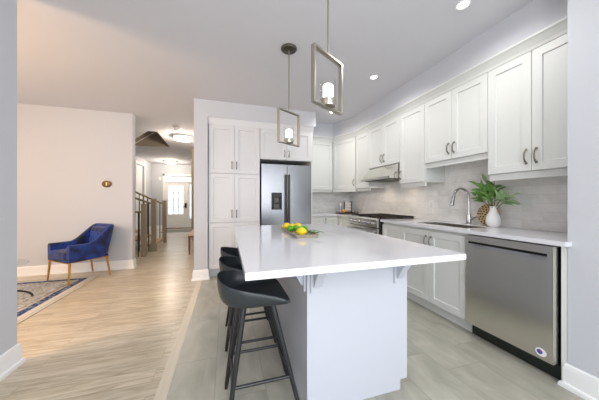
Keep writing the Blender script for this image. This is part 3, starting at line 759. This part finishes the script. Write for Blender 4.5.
# outlet on backsplash
t = thing('wall_outlet', 'white outlet plate on the tiled wall right of the range', 'outlet', (XW-.008, 2.48, 1.11))
b = nb(); box(b, XW-.013, XW-.0082, 2.443, 2.517, 1.053, 1.168, .002, 1); obj('cover_plate', b, M['white'], t)
b = nb(); box(b, XW-.015, XW-.0132, 2.463, 2.497, 1.075, 1.146, .001, 1); obj('receptacle', b, M['plaque'], t)

# ------------------------------------------------------------------ island
IX0, IX1, IY0, IY1 = .062, 1.098, .855, 2.45
tag(obj('island_countertop', box(nb(), IX0, IX1, IY0, IY1, .886, .915, .003, 2), M['quartz']), 'large white quartz countertop on the kitchen island', 'countertop')
t = thing('kitchen_island', 'white painted kitchen island base with corbels beside the black stools', 'island', (.74, 1.8, 0))
BX0, BX1, BY0, BY1 = .42, 1.052, 1.228, 2.40
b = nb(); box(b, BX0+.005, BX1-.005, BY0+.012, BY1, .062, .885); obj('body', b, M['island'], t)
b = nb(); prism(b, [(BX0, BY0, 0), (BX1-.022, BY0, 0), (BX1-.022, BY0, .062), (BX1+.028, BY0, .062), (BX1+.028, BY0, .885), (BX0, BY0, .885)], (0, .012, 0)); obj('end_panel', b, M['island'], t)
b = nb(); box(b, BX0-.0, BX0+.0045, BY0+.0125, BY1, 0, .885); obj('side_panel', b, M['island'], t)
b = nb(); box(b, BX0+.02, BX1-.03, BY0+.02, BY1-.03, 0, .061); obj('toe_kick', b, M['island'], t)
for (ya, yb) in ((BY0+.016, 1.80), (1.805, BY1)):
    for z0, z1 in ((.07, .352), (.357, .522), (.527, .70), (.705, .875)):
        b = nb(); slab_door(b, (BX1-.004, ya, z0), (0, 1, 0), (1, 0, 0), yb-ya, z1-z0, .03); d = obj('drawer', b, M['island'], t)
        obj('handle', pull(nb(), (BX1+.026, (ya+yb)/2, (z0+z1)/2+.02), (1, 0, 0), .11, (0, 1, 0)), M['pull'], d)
def corbel(o, out, side, nm='corbel'):
    """o: top centre on the panel; out: projecting direction; side: thickness direction"""
    o = Vector(o); out = Vector(out); side = Vector(side); b = nb()
    def P(u, z): return o+out*u+Z3*z
    th = .045
    poly = [P(0, 0), P(.19, 0), P(.19, -.015)]
    for k in range(0, 9):
        a = k/8; poly.append(P(.175-.150*a-.012*math.sin(PI*a), -.02-.160*a+.012*math.sin(PI*a)))
    poly += [P(.016, -.19), P(0, -.19)]
    prism(b, [p-side*th/2 for p in poly], side*th)
    c = o+out*.006; obox(b, c+Z3*-.11, side, out, Z3, .075, .012, .22, .001, 1)
    return obj(nm, b, M['island'], t)
corbel((BX0+.055, BY0, .885), (0, -1, 0), (1, 0, 0)); corbel((BX1-.035, BY0, .885), (0, -1, 0), (1, 0, 0))
for y in (BY0+.06, 1.80, BY1-.08): corbel((BX0, y, .885), (-1, 0, 0), (0, 1, 0))

# ------------------------------------------------------------------ bar stools
def seat_bm():
    b = nb(); NA, NR = 72, 14
    ax, ay = .186, .185
    prof = [(-1, .118), (-.65, .095), (-.2, .076), (.24, .055), (.7, .028), (1, .002)]
    def rise(u):
        for (u0, h0), (u1, h1) in zip(prof[:-1], prof[1:]):
            if u <= u1: return h0+(h1-h0)*max(0, (u-u0)/(u1-u0))
        return prof[-1][1]
    def pt(r, a):
        ca, sa = math.cos(a), math.sin(a)
        n = 2.3 if ca < 0 else 12
        q = 1/((abs(ca)**n+abs(sa)**n)**(1/n))
        u = ca*q
        fl = .80
        if r < .5: pl, kk = fl*r/.5, .0
        else:
            ph = (r-.5)/.5*PI/2
            pl = fl+(1-fl)*math.sin(ph); kk = 1-math.cos(ph)
        h = .634+.006*r+rise(u)*kk+.004*kk
        return Vector((u*ax*pl, sa*q*ay*pl, h))
    rings = [[b.verts.new(pt((i+1)/NR, 2*PI*(k+.5)/NA)) for k in range(NA)] for i in range(NR)]
    c0 = b.verts.new(pt(0, 0))
    for k in range(NA): b.faces.new((c0, rings[0][k], rings[0][(k+1) % NA]))
    for i in range(NR-1):
        for k in range(NA): b.faces.new((rings[i][k], rings[i+1][k], rings[i+1][(k+1) % NA], rings[i][(k+1) % NA]))
    low = [[b.verts.new(v.co+Vector((v.co.x*.012*(i/NR), v.co.y*.03*(i/NR), -.013+.004*i/NR))) for v in r] for i, r in enumerate(rings)]
    cl = b.verts.new(c0.co+Vector((0, 0, -.013)))
    for k in range(NA): b.faces.new((cl, low[0][(k+1) % NA], low[0][k]))
    for i in range(NR-1):
        for k in range(NA): b.faces.new((low[i][k], low[i][(k+1) % NA], low[i+1][(k+1) % NA], low[i+1][k]))
    for k in range(NA): b.faces.new((rings[-1][k], low[-1][k], low[-1][(k+1) % NA], rings[-1][(k+1) % NA]))
    return b
SX_, SY_ = .137, 1.375
s0 = thing('bar_stool', 'black bucket-seat counter stool nearest the camera at the island', 'stool', (SX_, SY_, 0), 0, 'black counter stools along the island')
obj('seat', seat_bm(), M['stool'], s0, local=True, smooth=60)
b = nb(); zz = .632
lathe(b, [(.085, .613), (.092, .616), (.092, .623), (.085, .6265)], (.02, 0, 0), 24)
obj('seat_mount', b, M['stoolleg'], s0, local=True)
tops = {}; feet = {}
for sx in (-1, 1):
    for sy in (-1, 1):
        tp = Vector((.025+sx*.075, sy*.085, .612)); ft = Vector((.055+sx*.195, sy*.176, 0))
        tops[sx, sy] = tp; feet[sx, sy] = ft
        b = nb(); tube(b, [ft, ft+(tp-ft)*.03, tp+(tp-ft)*-.0, tp+Vector((0, 0, .008))], [.0095, .0105, .0165, .0165], 12); obj('leg', b, M['stoolleg'], s0, local=True)
def atz(k, z): return feet[k]+(tops[k]-feet[k])*(z/.612)
for a, c, z in (((-1, -1), (1, -1), .23), ((-1, 1), (1, 1), .23), ((-1, -1), (-1, 1), .21), ((1, -1), (1, 1), .21)):
    obj('footrest', tube(nb(), [atz(a, z), atz(c, z)], .0085, 10), M['stoolleg'], s0, local=True)
dup(s0, (SX_, SY_+.385, 0), 0, 'black bucket-seat counter stool in the middle of the row of three')
dup(s0, (SX_, SY_+.77, 0), 0, 'black bucket-seat counter stool farthest along the island, nearest the pantry')

# ------------------------------------------------------------------ pendants
PZ0, PZ1 = 1.722, 2.049
def frame_pendant(loc, label):
    t = thing('pendant_light', label, 'pendant light', loc, math.radians(30.5), 'nickel frame pendants over the island')
    hw, bt, bd = .145, .013, .028
    b = nb(); z0 = PZ0-CZ; z1 = PZ1-CZ
    box(b, -hw, -hw+bt, -bd/2, bd/2, z0, z1, .001, 1); box(b, hw-bt, hw, -bd/2, bd/2, z0, z1, .001, 1)
    box(b, -hw+bt, hw-bt, -bd/2, bd/2, z1-bt, z1, .001, 1); box(b, -hw+bt, hw-bt, -bd/2, bd/2, z0, z0+bt, .001, 1)
    obj('frame', b, M['nickel'], t, local=True)
    obj('rod', tube(nb(), [(0, 0, z1-.005), (0, 0, -.02)], .0065, 10), M['nickel'], t, local=True)
    obj('canopy', lathe(nb(), [(.078, -.001), (.078, -.012), (.07, -.022), (.012, -.026)], (0, 0, 0), 32), M['canopy'], t, local=True)
    zc = z0+bt
    obj('lamp_cup', lathe(nb(), [(.012, zc-.001), (.044, zc+.001), (.046, zc+.005), (.046, zc+.042), (.043, zc+.044), (.02, zc+.044)], (0, 0, 0), 28), M['nickel'], t, local=True)
    obj('glass_cylinder', lathe(nb(), [(.0485, zc+.02), (.0485, zc+.165)], (0, 0, 0), 32, cap=False), M['glass'], t, local=True)
    obj('frosted_shade', lathe(nb(), [(.030, zc+.045), (.030, zc+.126), (.027, zc+.130), (.001, zc+.130)], (0, 0, 0), 24), M['bulb'], t, local=True)
    return t
p0 = frame_pendant((.585, 1.322, CZ), 'larger-looking nickel frame pendant nearest the camera over the island')
dup(p0, (.587, 2.272, CZ), math.radians(30.5), 'nickel frame pendant farther back, before the refrigerator')

# pot lights
def pot(loc, label):
    t = thing('pot_light', label, 'ceiling light', loc, 0, 'recessed ceiling lights')
    obj('trim_ring', lathe(nb(), [(.052, -.0005), (.052, -.005), (.04, -.007), (.036, -.003), (.036, -.0005)], (0, 0, 0), 28, cap=False), M['trim'], t, local=True)
    obj('lens', lathe(nb(), [(.035, -.001), (.035, -.004), (.001, -.004)], (0, 0, 0), 24), M['spot'], t, local=True)
    lamp('pot_bulb', 'SPOT', (0, 0, -.03), 17, (1, .97, .93), t, .05, 2.9)
    return t
pl = pot((1.73, 1.375, CZ), 'round recessed ceiling light at the top right, nearest the camera')
dup(pl, (1.712, 2.50, CZ), 0, 'round recessed ceiling light in front of the range hood cabinets')
dup(pl, (1.703, 3.69, CZ), 0, 'round recessed ceiling light by the far corner cabinet, lowest in view')

# ------------------------------------------------------------------ things on the island
TT = CT1
t = thing('serving_tray', 'long shallow grey wooden tray of fruit on the island', 'tray', (.532, 1.79, TT), math.radians(-1.5))
b = nb(); hw, hl = .082, .265
prism(b, [(-hw+.012, -hl+.012, 0), (hw-.012, -hl+.012, 0), (hw-.012, hl-.012, 0), (-hw+.012, hl-.012, 0)], (0, 0, .006)); obj('base', b, M['tray'], t, local=True)
b = nb()
def wall_seg(p0, p1):
    p0 = Vector((*p0, 0)); p1 = Vector((*p1, 0)); d = (p1-p0).normalized(); nrm = Vector((d.y, -d.x, 0))
    prism(b, [p0, p0-nrm*.008+d*.008, p0-nrm*.001+d*.001+Z3*.024, p0+nrm*.008-d*.008+Z3*.024], (0, 0, 0)) if False else None
ou = [(-hw, -hl), (hw, -hl), (hw, hl), (-hw, hl)]
def ringv(s, z): return [b.verts.new((x-math.copysign(s, x), y-math.copysign(s, y), z)) for x, y in ou]
R = [ringv(.012, 0), ringv(0, .022), ringv(.006, .022), ringv(.016, .006)]
R.append(R[0])
for a, c in zip(R[:-1], R[1:]):
    for k in range(4): b.faces.new((a[k], a[(k+1) % 4], c[(k+1) % 4], c[k]))
obj('rim', b, M['tray'], t, local=True)
def lemon_bm(L=.034, r=.0285):
    b = nb(); prof = [(.002, -L-.007), (.006, -L-.004), (.010, -L+.001)]
    for k in range(1, 12):
        a = -PI/2+PI*k/12; prof.append((max(.010, r*math.cos(a)), L*math.sin(a)*.97))
    prof += [(.010, L-.001), (.006, L+.004), (.002, L+.007)]
    return lathe(b, prof, (0, 0, 0), 20, 'y')
lm = tag(obj('lemon', lemon_bm(), M['lemon'], origin=(0, 0, 0)), 'yellow lemon at the near end of the tray, closest to camera', 'lemon', 'lemons on the tray')
lm.location = (.508, 1.61, TT+.0355); lm.rotation_euler = (0, 0, 1.15)
for loc, rz, lb in (((.493, 1.99, TT+.0355), .9, 'yellow lemon at the far left end of the tray'),
                    ((.526, 1.915, TT+.0355), 2.3, 'yellow lemon behind the limes in the middle of the tray'),
                    ((.586, 1.965, TT+.0355), .3, 'yellow lemon at the back right, beside the limes')):
    c = lm.copy(); C.objects.link(c); c.location = loc; c.rotation_euler = (0, 0, rz); c['label'] = lb
li = tag(obj('lime', lemon_bm(.029, .0255), M['lime'], origin=(0, 0, 0)), 'green lime lying left on the tray beside the far lemon', 'lime', 'limes on the tray')
li.location = (.484, 1.83, TT+.0325); li.rotation_euler = (0, 0, .35)
for loc, rz, lb in (((.540, 1.738, TT+.0325), 1.6, 'green lime in the centre of the tray'),
                    ((.534, 1.842, TT+.0325), .9, 'green lime behind the centre one, touching the lemon'),
                    ((.588, 1.785, TT+.0325), 2.1, 'green lime nearest the right rim of the tray')):
    c = li.copy(); C.objects.link(c); c.location = loc; c.rotation_euler = (0, 0, rz); c['label'] = lb
def leaf(bm, base, tip, width, up=Z3, droop=.0, n=7, curl=.15):
    base = Vector(base); tip = Vector(tip); d = tip-base; L = d.length; d.normalize()
    side = d.cross(up)
    if side.length < .05: side = d.cross(Vector((1, 0, 0)))
    side.normalize(); nu = side.cross(d)
    prev = None
    for i in range(n+1):
        s = i/n; wd = width*(math.sin(PI*min(1, s**.8))**.8)*.5 + .0006
        c = base+d*(L*s)+nu*(curl*L*math.sin(PI*s)*.5)-Z3*(droop*s*s)
        l = bm.verts.new(c+side*wd+nu*wd*.25); m = bm.verts.new(c); r = bm.verts.new(c-side*wd+nu*wd*.25)
        l2 = bm.verts.new(l.co-nu*.0012); m2 = bm.verts.new(m.co-nu*.0012); r2 = bm.verts.new(r.co-nu*.0012)
        row = (l, m, r, r2, m2, l2)
        if prev:
            for k in range(6): bm.faces.new((prev[k], prev[(k+1) % 6], row[(k+1) % 6], row[k]))
        else: bm.faces.new(row)
        prev = row
    bm.faces.new(prev[::-1])
t = thing('leaf_sprig', 'green leafy sprig lying on the right side of the tray', 'leaves', (.588, 1.62, TT+.022))
b = nb(); tube(b, [(.575, 1.72, TT+.022), (.60, 1.62, TT+.026), (.612, 1.55, TT+.028)], .002, 6); obj('stem', b, M['stem'], t)
for i in range(7):
    y = 1.71-.026*i; sgn = 1 if i % 2 else -1
    b = nb(); leaf(b, (.58+.005*i, y, TT+.026), (.58+.005*i+sgn*.028+.012, y-.055, TT+.034), .022); obj('leaf', b, M['leafd'], t)

# ------------------------------------------------------------------ vase with greenery, rattan disc
vx, vy = 2.455, 1.645
t = thing('vase', 'small white bottle vase on the counter right of the faucet', 'vase', (vx, vy, TT))
prof = [(.034, TT), (.042, TT+.004), (.055, TT+.03), (.059, TT+.062), (.054, TT+.095), (.038, TT+.13), (.029, TT+.155), (.028, TT+.18), (.031, TT+.20), (.027, TT+.20), (.024, TT+.18), (.024, TT+.155), (.03, TT+.13), (.03, TT+.03)]
obj('body', lathe(nb(), prof, (vx, vy, 0), 32), M['vase'], t) if False else None
vo = obj('vase', lathe(nb(), prof, (vx, vy, 0), 32), M['vase']); tag(vo, 'small white bottle vase on the counter right of the faucet', 'vase')
bpy.data.objects.remove(t)
vo.name = 'vase'
t = thing('foliage_bunch', 'bunch of long green leaves standing in the white vase', 'plant', (vx, vy, TT+.12))
rnd = random.Random(5)
spec = []
stems = [(-.02, .05, .24), (-.05, .10, .20), (.0, -.01, .26), (-.05, -.06, .19), (-.06, -.15, .13), (-.09, .04, .15), (-.10, -.05, .09), (-.05, .13, .11), (-.03, -.17, .09)]
for i, (dx, dy, dz) in enumerate(stems):
    top = Vector((vx+dx, vy+dy, TT+.19+dz)); base_ = Vector((vx+rnd.uniform(-.008, .008), vy+rnd.uniform(-.008, .008), TT+.14)); mid = (base_+top)/2+Vector((0, 0, .03))
    pts = []
    for k in range(9):
        s = k/8; pts.append(base_*(1-s)**2+mid*2*s*(1-s)+top*s*s)
    obj('stem', tube(nb(), pts, [.0028]*6+[.002]*3, 6), M['stem'], t)
    for k in (4, 5, 6, 8):
        p = pts[k]; tdir = (pts[min(8, k+1)]-pts[k-1]).normalized()
        for sg in ((-1, 1) if k < 8 else (0,)):
            lat = tdir.cross(Vector((1, 0, .2))).normalized()*sg
            dirv = (tdir*.8+lat*.65+Vector((rnd.uniform(-.25, .1), rnd.uniform(-.15, .15), rnd.uniform(-.12, .12)))).normalized()
            L = rnd.uniform(.10, .145)
            tip = p+dirv*L
            if tip.x > XW-.03: tip.x = XW-.03
            tip.y = max(vy-.26, min(vy+.175, tip.y))
            if tip.z > 1.53: tip.z = 1.53
            if tip.x > 2.24 and tip.y < 1.57 and tip.z > 1.32: tip.z = 1.32
            b = nb(); leaf(b, p, tip, rnd.uniform(.028, .038), Vector((-.5, -.3, .8)), droop=.015)
            obj('leaf', b, M['leafl'] if (i in (4, 8) or rnd.random() < .2) else M['leaf'], t)
# woven disc leaning on the backsplash
t = thing('woven_trivet', 'round tan woven disc with dark holes leaning behind the vase', 'trivet', (2.538, 1.755, TT))
b = nb(); lathe(b, [(.001, 0), (.104, 0), (.11, .004), (.11, .012), (.104, .016), (.001, .016)], (0, 0, 0), 36, 'x')
tilt = Matrix.Translation((2.538, 1.755, TT+.113)) @ Matrix.Rotation(math.radians(6), 4, 'Y')
b.transform(tilt); obj('disc', b, M['rattan'], t)
b = nb(); rnd2 = random.Random(3)
for ring, nn in ((.022, 5), (.048, 10), (.072, 15), (.094, 20)):
    for k in range(nn):
        a = 2*PI*(k+rnd2.uniform(-.15, .15))/nn
        ell(b, (-.001, ring*math.cos(a), ring*math.sin(a)), .0025, .0088+rnd2.uniform(-.001, .002), .0066, Matrix.Rotation(a, 3, 'X'), 8, 6)
b.transform(tilt); obj('hole_pattern', b, M['hole'], t)

# ------------------------------------------------------------------ back-corner counter things
t = thing('wooden_board', 'small dark wooden tray in the far corner of the back counter', 'tray', (2.26, 4.18, TT))
b = nb(); box(b, 2.03, 2.46, 4.08, 4.24, TT+.004, TT+.020, .004); obj('base', b, M['dkwood'], t)
b = nb()
for x in (2.04, 2.44):
    tube(b, [(x, 4.10, TT+.022), (x, 4.10, TT+.04), (x, 4.22, TT+.04), (x, 4.22, TT+.022)], .004, 6)
obj('handle', b, M['dkwood'], t)
b = nb()
for x in (2.06, 2.43):
    for y in (4.10, 4.22): box(b, x-.01, x+.01, y-.01, y+.01, TT, TT+.004)
obj('foot', b, M['dkwood'], t)
t = thing('plaque_stand', 'dark wooden stand of three white panels on the corner tray', 'decor stand', (2.285, 4.2, TT+.02))
b = nb()
for x in (2.205, 2.36): box(b, x-.010, x+.010, 4.19, 4.21, TT+.0205, TT+.235, .002, 1)
box(b, 2.195, 2.37, 4.165, 4.235, TT+.0205, TT+.03); obj('frame', b, M['dkwood'], t)
for k in range(3):
    b = nb(); box(b, 2.216, 2.349, 4.192, 4.208, TT+.06+k*.058, TT+.10+k*.058, .003, 1); obj('panel', b, M['plaque'], t)
b = nb(); ell(b, (2.155, 4.13, TT+.0545), .034, .034, .034)
tag(obj('orange', b, M['orange']), 'single orange on the dark tray in the far counter corner', 'orange')
t = thing('glass_jar', 'tall clear glass jar behind the orange on the corner tray', 'jar', (2.13, 4.205, TT+.02))
obj('body', lathe(nb(), [(.03, TT+.021), (.03, TT+.16), (.022, TT+.175), (.02, TT+.175), (.027, TT+.158), (.027, TT+.026)], (2.125, 4.205, 0), 20), M['glass'], t)
obj('lid', lathe(nb(), [(.023, TT+.175), (.023, TT+.19), (.006, TT+.195), (.006, TT+.205), (.001, TT+.206)], (2.125, 4.205, 0), 20), M['chrome'], t)

# ------------------------------------------------------------------ armchair
RT = .008
ch = thing('armchair', 'blue velvet tub armchair with brass legs before the beige wall', 'armchair', (-2.095, 4.385, 0), -math.radians(40))
def shell_bm():
    b = nb()
    W, D, rc = .285, .26, .11       # outer half width, half depth, corner radius
    path = []
    for k in range(9): path.append((Vector((-W, -D+(2*D-rc)*k/8)), Vector((-1, 0)), k/8*.36))
    for k in range(1, 9):
        a = PI-PI/2*k/8; path.append((Vector((-W+rc+rc*math.cos(a), D-rc+rc*math.sin(a))), Vector((math.cos(a), math.sin(a))), .36+.07*k/8))
    for k in range(1, 6): path.append((Vector((-W+rc+(2*W-2*rc)*k/6, D)), Vector((0, 1)), .43+.14*k/6))
    for k in range(0, 9):
        a = PI/2-PI/2*k/8; path.append((Vector((W-rc+rc*math.cos(a), D-rc+rc*math.sin(a))), Vector((math.cos(a), math.sin(a))), .57+.07*k/8))
    for k in range(1, 9): path.append((Vector((W, D-rc-(2*D-rc)*k/8)), Vector((1, 0)), .64+.36*k/8))
    rings = []
    for p, n, s in path:
        q = min(s, 1-s)            # 0 at arm front, .5 at back centre
        y = p.y
        f = max(0, min(1, (y+.04)/.27)); f = (f*f*(3-2*f))**1.35
        zt = .548 + .245*f + .01*(1-f)*max(0, -y)
        lean = .085*f; zb = .315
        th = .075-.012*f
        h = zt-zb; ring = []
        def P(off, z):
            k = (z-zb)/.5
            c = p + n*(.012*k-off); c.y += lean*k*1.1
            return (c.x*(1-.14*max(0, min(1, (c.y+.1)/.35))), c.y, z)
        prof = [(0.004, zb), (0, zb+.02), (0, zb+h*.35), (0, zb+h*.7), (0, zt-.035), (th*.12, zt-.012), (th*.35, zt), (th*.65, zt), (th*.88, zt-.012), (th, zt-.035), (th, zb+h*.6), (th, zb+h*.3), (th, zb)]
        rings.append([b.verts.new(P(o, z)) for o, z in prof])
    m = len(rings[0])
    for i in range(len(rings)-1):
        for j in range(m): b.faces.new((rings[i][j], rings[i][(j+1) % m], rings[i+1][(j+1) % m], rings[i+1][j]))
    b.faces.new(rings[0][::-1]); b.faces.new(rings[-1])
    return b
obj('back_shell', shell_bm(), M['velvet'], ch, local=True, smooth=50)
b = nb(); box(b, -.218, .218, -.285, .17, .345, .455, .035, 4); obj('seat_cushion', b, M['velvet'], ch, local=True)
b = nb(); box(b, -.245, .245, -.262, .235, .315, .35, .008, 2); obj('seat_base', b, M['velvet'], ch, local=True)
b = nb()
# tufted inner back: diamond quilted pad
NXq, NZq = 24, 16; grid = []
for j in range(NZq+1):
    row = []
    for i in range(NXq+1):
        u = i/NXq; v = j/NZq
        x = -.185+.37*u; z = .455+.295*v
        q = abs(math.sin(PI*(u*4+v*3)))*abs(math.sin(PI*(u*4-v*3)))
        e = min(1, 8*min(u, 1-u, v, 1-v)+.0)
        y = .197+.115*(z-.32)*.9 - .004 - .030*e - .018*e*math.sqrt(q) 
        row.append(b.verts.new((x, y, z)))
    grid.append(row)
for j in range(NZq):
    for i in range(NXq): b.faces.new((grid[j][i], grid[j][i+1], grid[j+1][i+1], grid[j+1][i]))
bk = [[b.verts.new((v.co.x, .255+.1*(v.co.z-.32), v.co.z)) for v in (r[0], r[-1])] for r in (grid[0], grid[-1])]
bot = grid[0]; top = grid[-1]
b.faces.new(bot+[bk[0][1], bk[0][0]]); b.faces.new(top+[bk[1][1], bk[1][0]])
b.faces.new([r[0] for r in grid]+[bk[1][0], bk[0][0]]); b.faces.new([r[-1] for r in grid]+[bk[1][1], bk[0][1]])
b.faces.new((bk[0][0], bk[0][1], bk[1][1], bk[1][0]))
obj('tufted_back', b, M['velvet'], ch, local=True, smooth=60)
b = nb(); box(b, -.255, .255, -.27, .245, .303, .3145, .003, 1); obj('frame_band', b, M['brass'], ch, local=True)
for (tx, ty, fx_, fy_, fz) in ((-.262, -.262, -.275, -.228, RT), (.262, -.262, .275, -.228, RT), (-.235, .235, -.215, .225, RT), (.27, .2, .215, .225, 0)):
    pass
for sx in (-1, 1):
    for sy in (-1, 1):
        tx, ty = sx*(.262 if sy < 0 else .215), (-.243 if sy < 0 else .225)
        fx_, fy_ = sx*(.28 if sy < 0 else .235), (-.235 if sy < 0 else .262)
        fz = RT+.0005 if not (sx > 0 and sy > 0) else 0
        if sy < 0: fy_ = -.262
        b = nb(); tube(b, [(fx_, fy_, fz), (fx_*.99, fy_*1.0, .03), (tx, ty, .31), (tx, ty, .365)], [.010, .0105, .0165, .0165], 12)
        obj('leg', b, M['brass'], ch, local=True)
# rug
RX0, RX1, RY0, RY1 = -4.3, -1.885, 1.3, 4.475
rb = nb(); box(rb, RX0, RX1, RY0, RY1, 0, RT, .002, 1)
M['rug'] = rug_mat((RX1-RX0)/2, (RY1-RY0)/2)
tag(obj('area_rug', rb, M['rug']), 'cream patterned rug with navy border under the blue armchair', 'rug')
# glass table
gx, gy = -2.60, 3.42
t = thing('coffee_table', 'round glass-topped table with bowed metal legs, partly behind the left wall', 'table', (gx, gy, RT))
obj('tabletop', lathe(nb(), [(.42, .444), (.425, .446), (.425, .450), (.42, .452)], (gx, gy, 0), 48), M['gglass'], t)
for k in range(3):
    a = math.radians(35+120*k); b = nb()
    pts = [(gx+math.cos(a)*(.05+.40*math.sin(s*PI/2)**1.0 if True else 0), gy+math.sin(a)*(.05+.40*math.sin(s*PI/2)), RT+.012+(.14*math.cos(s*PI/2))) for s in [i/8 for i in range(9)]]
    tube(b, pts, .011, 10); obj('leg', b, M['dkmetal'], t)
b = nb(); tube(b, [(gx, gy, RT+.12), (gx, gy, .439)], [.05, .06], 16); obj('pedestal', b, M['dkmetal'], t)

# thermostat on dining wall
t = thing('thermostat', 'bronze oval thermostat plate on the beige wall', 'thermostat', (-1.925, 4.78, 1.43))
b = nb(); lathe(b, [(.001, 0), (.052, 0), (.056, -.004), (.056, -.014), (.05, -.018), (.001, -.018)], (0, 0, 0), 28, 'y'); b.transform(Matrix.Translation((-1.925, 4.779, 1.447)) @ Matrix.Diagonal((1.22, 1, 1, 1)))
obj('backplate', b, M['bronze'], t)
b = nb(); box(b, -1.933, -1.917, 4.756, 4.7605, 1.419, 1.474, .001, 1); obj('display', b, M['white'], t)
# keypad on front wall
tag(obj('security_keypad', box(nb(), -2.66, -2.57, 10.965, 10.999, 1.98, 2.13, .004), M['white']), 'small white box on the foyer wall left of the front door', 'keypad')

# ------------------------------------------------------------------ staircase and railing
t = thing('staircase', 'staircase with oak treads climbing left from the hallway', 'staircase', (-2.0, 6.75, 0))
ND, RU, GO = 5, .13, .28
for k in range(ND):
    x1 = -1.66-GO*k
    b = nb(); box(b, x1-GO-.02, x1+.02, 6.36, 7.35, RU*(k+1)-.03, RU*(k+1), .006, 1); obj('tread', b, M['treads'], t)
    b = nb(); box(b, x1-GO, x1, 6.37, 7.34, 0 if k == 0 else RU*k, RU*(k+1)-.031); obj('riser', b, M['trim'], t)
def newel(x, y, z, label, wd=.09):
    t = thing('newel_post', label, 'newel post', (x, y, 0), 0, 'square oak newel posts of the stair')
    b = nb(); box(b, x-wd/2, x+wd/2, y-wd/2, y+wd/2, 0, z-.02, .003, 1); obj('shaft', b, M['oak'], t)
    b = nb(); box(b, x-wd/2-.006, x+wd/2+.006, y-wd/2-.006, y+wd/2+.006, z-.0195, z, .004, 1); obj('cap', b, M['oak'], t)
    return t
newel(-1.655, 5.72, 1.10, 'short square oak newel post nearest the beige wall corner')
n2 = newel(-1.62, 6.29, 1.21, 'square oak newel post in the middle, on a boxed base')
b = nb(); box(b, -1.70, -1.54, 6.205, 6.24, 0, .17, .003, 1); obj('plinth', b, M['oak'], n2)
newel(-1.65, 7.42, 1.17, 'square oak newel post farthest down the hall, toward the front door')
def railing(label, p0, p1, low0, nb_, group='oak handrails of the stair', mid=False):
    p0 = Vector(p0); p1 = Vector(p1)
    t = thing('stair_railing', label, 'railing', (p0+p1)/2, 0, group)
    d = (p1-p0).normalized(); sd = d.cross(Z3).normalized(); u = sd.cross(d)
    b = nb(); obox(b, (p0+p1)/2, d, sd, u, (p1-p0).length, .055, .04, .008, 2); obj('handrail', b, M['rail'], t)
    for k in range(nb_):
        s = (k+.5)/nb_; p = p0+(p1-p0)*s
        zl = low0(p)
        b = nb(); box(b, p.x-.008, p.x+.008, p.y-.008, p.y+.008, zl, p.z-.01); obj('baluster', b, M['iron'], t)
def stz(p):
    k = max(0, math.ceil((-1.62-p.x)/GO)); return RU*max(1, k)+.001
railing('oak handrail with black balusters sloping up left from the middle newel post', (-1.68, 6.29, 1.10), (-2.70, 6.29, 1.10+1.03*.40), lambda p: .0, 11)
railing('oak handrail with black balusters sloping up left from the farthest newel post', (-1.712, 7.415, 1.09), (-2.90, 7.415, 1.09+1.2*.48), lambda p: 0, 12)
railing('low oak guard rail running left from the shortest newel post', (-1.702, 5.72, .93), (-3.2, 5.72, .93), lambda p: 0, 14)
# enclosing wall under/left of the stair
struct('wall_stair_left', box(nb(), -4.7, -3.42, 6.4, 7.45, 0, 1.3), M['wall'])

# hall bench
t = thing('hall_bench', 'wooden bench with cream cushion against the hallway wall', 'bench', (-.62, 6.0, 0))
b = nb(); box(b, -.79, -.495, 5.57, 6.55, .37, .405, .004, 1); obj('seat', b, M['benchwood'], t)
b = nb(); box(b, -.795, -.49, 5.565, 6.55, .406, .465, .02, 3); obj('cushion', b, M['cream'], t)
for x in (-.765, -.52):
    for y in (5.60, 6.51):
        b = nb(); tube(b, [(x, y, 0), (x, y, .369)], [.018, .026], 8); obj('leg', b, M['benchwood'], t)
# hall ceiling lights
def flush(x, y, label, r=.205):
    t = thing('flush_ceiling_light', label, 'ceiling light', (x, y, CZ), 0, 'flush hall ceiling lights')
    obj('base', lathe(nb(), [(r*1.0, -.0005), (r, -.022), (r*.93, -.024), (.02, -.024)], (0, 0, 0), 36), M['trim'], t, local=True)
    obj('diffuser', lathe(nb(), [(r*.92, -.025), (r*.93, -.06), (r*.86, -.078), (r*.5, -.088), (.001, -.09)], (0, 0, 0), 36), M['flush'], t, local=True)
    lamp('hall_bulb', 'POINT', (0, 0, -.16), 30, (1, .86, .70), t, .05)
    return t
f0 = flush(-.985, 6.15, 'glowing round flush light on the hall ceiling, nearer one')
dup(f0, (-2.05, 10.1, CZ), 0, 'glowing round flush light on the foyer ceiling near the front door')
t = thing('smoke_detector', 'white round smoke detector on the hall ceiling', 'smoke detector', (-.975, 5.45, CZ))
obj('base', lathe(nb(), [(.07, -.0005), (.07, -.012), (.062, -.014), (.02, -.014)], (0, 0, 0), 28), M['white'], t, local=True)
obj('cover', lathe(nb(), [(.058, -.0145), (.054, -.034), (.035, -.042), (.001, -.043)], (0, 0, 0), 28), M['white'], t, local=True)

# warm chandelier light of the dining room, out of view left of the frame
lamp('dining_chandelier_light', 'POINT', (-2.9, 1.7, 1.9), 95, (1, .64, .36), None, .2)
# added fill lamp behind the camera, brightens walls and fronts facing it
lamp('frontal_fill_light', 'POINT', (.2, -1.3, 2.0), 58, (1, .96, .92), None, .3)
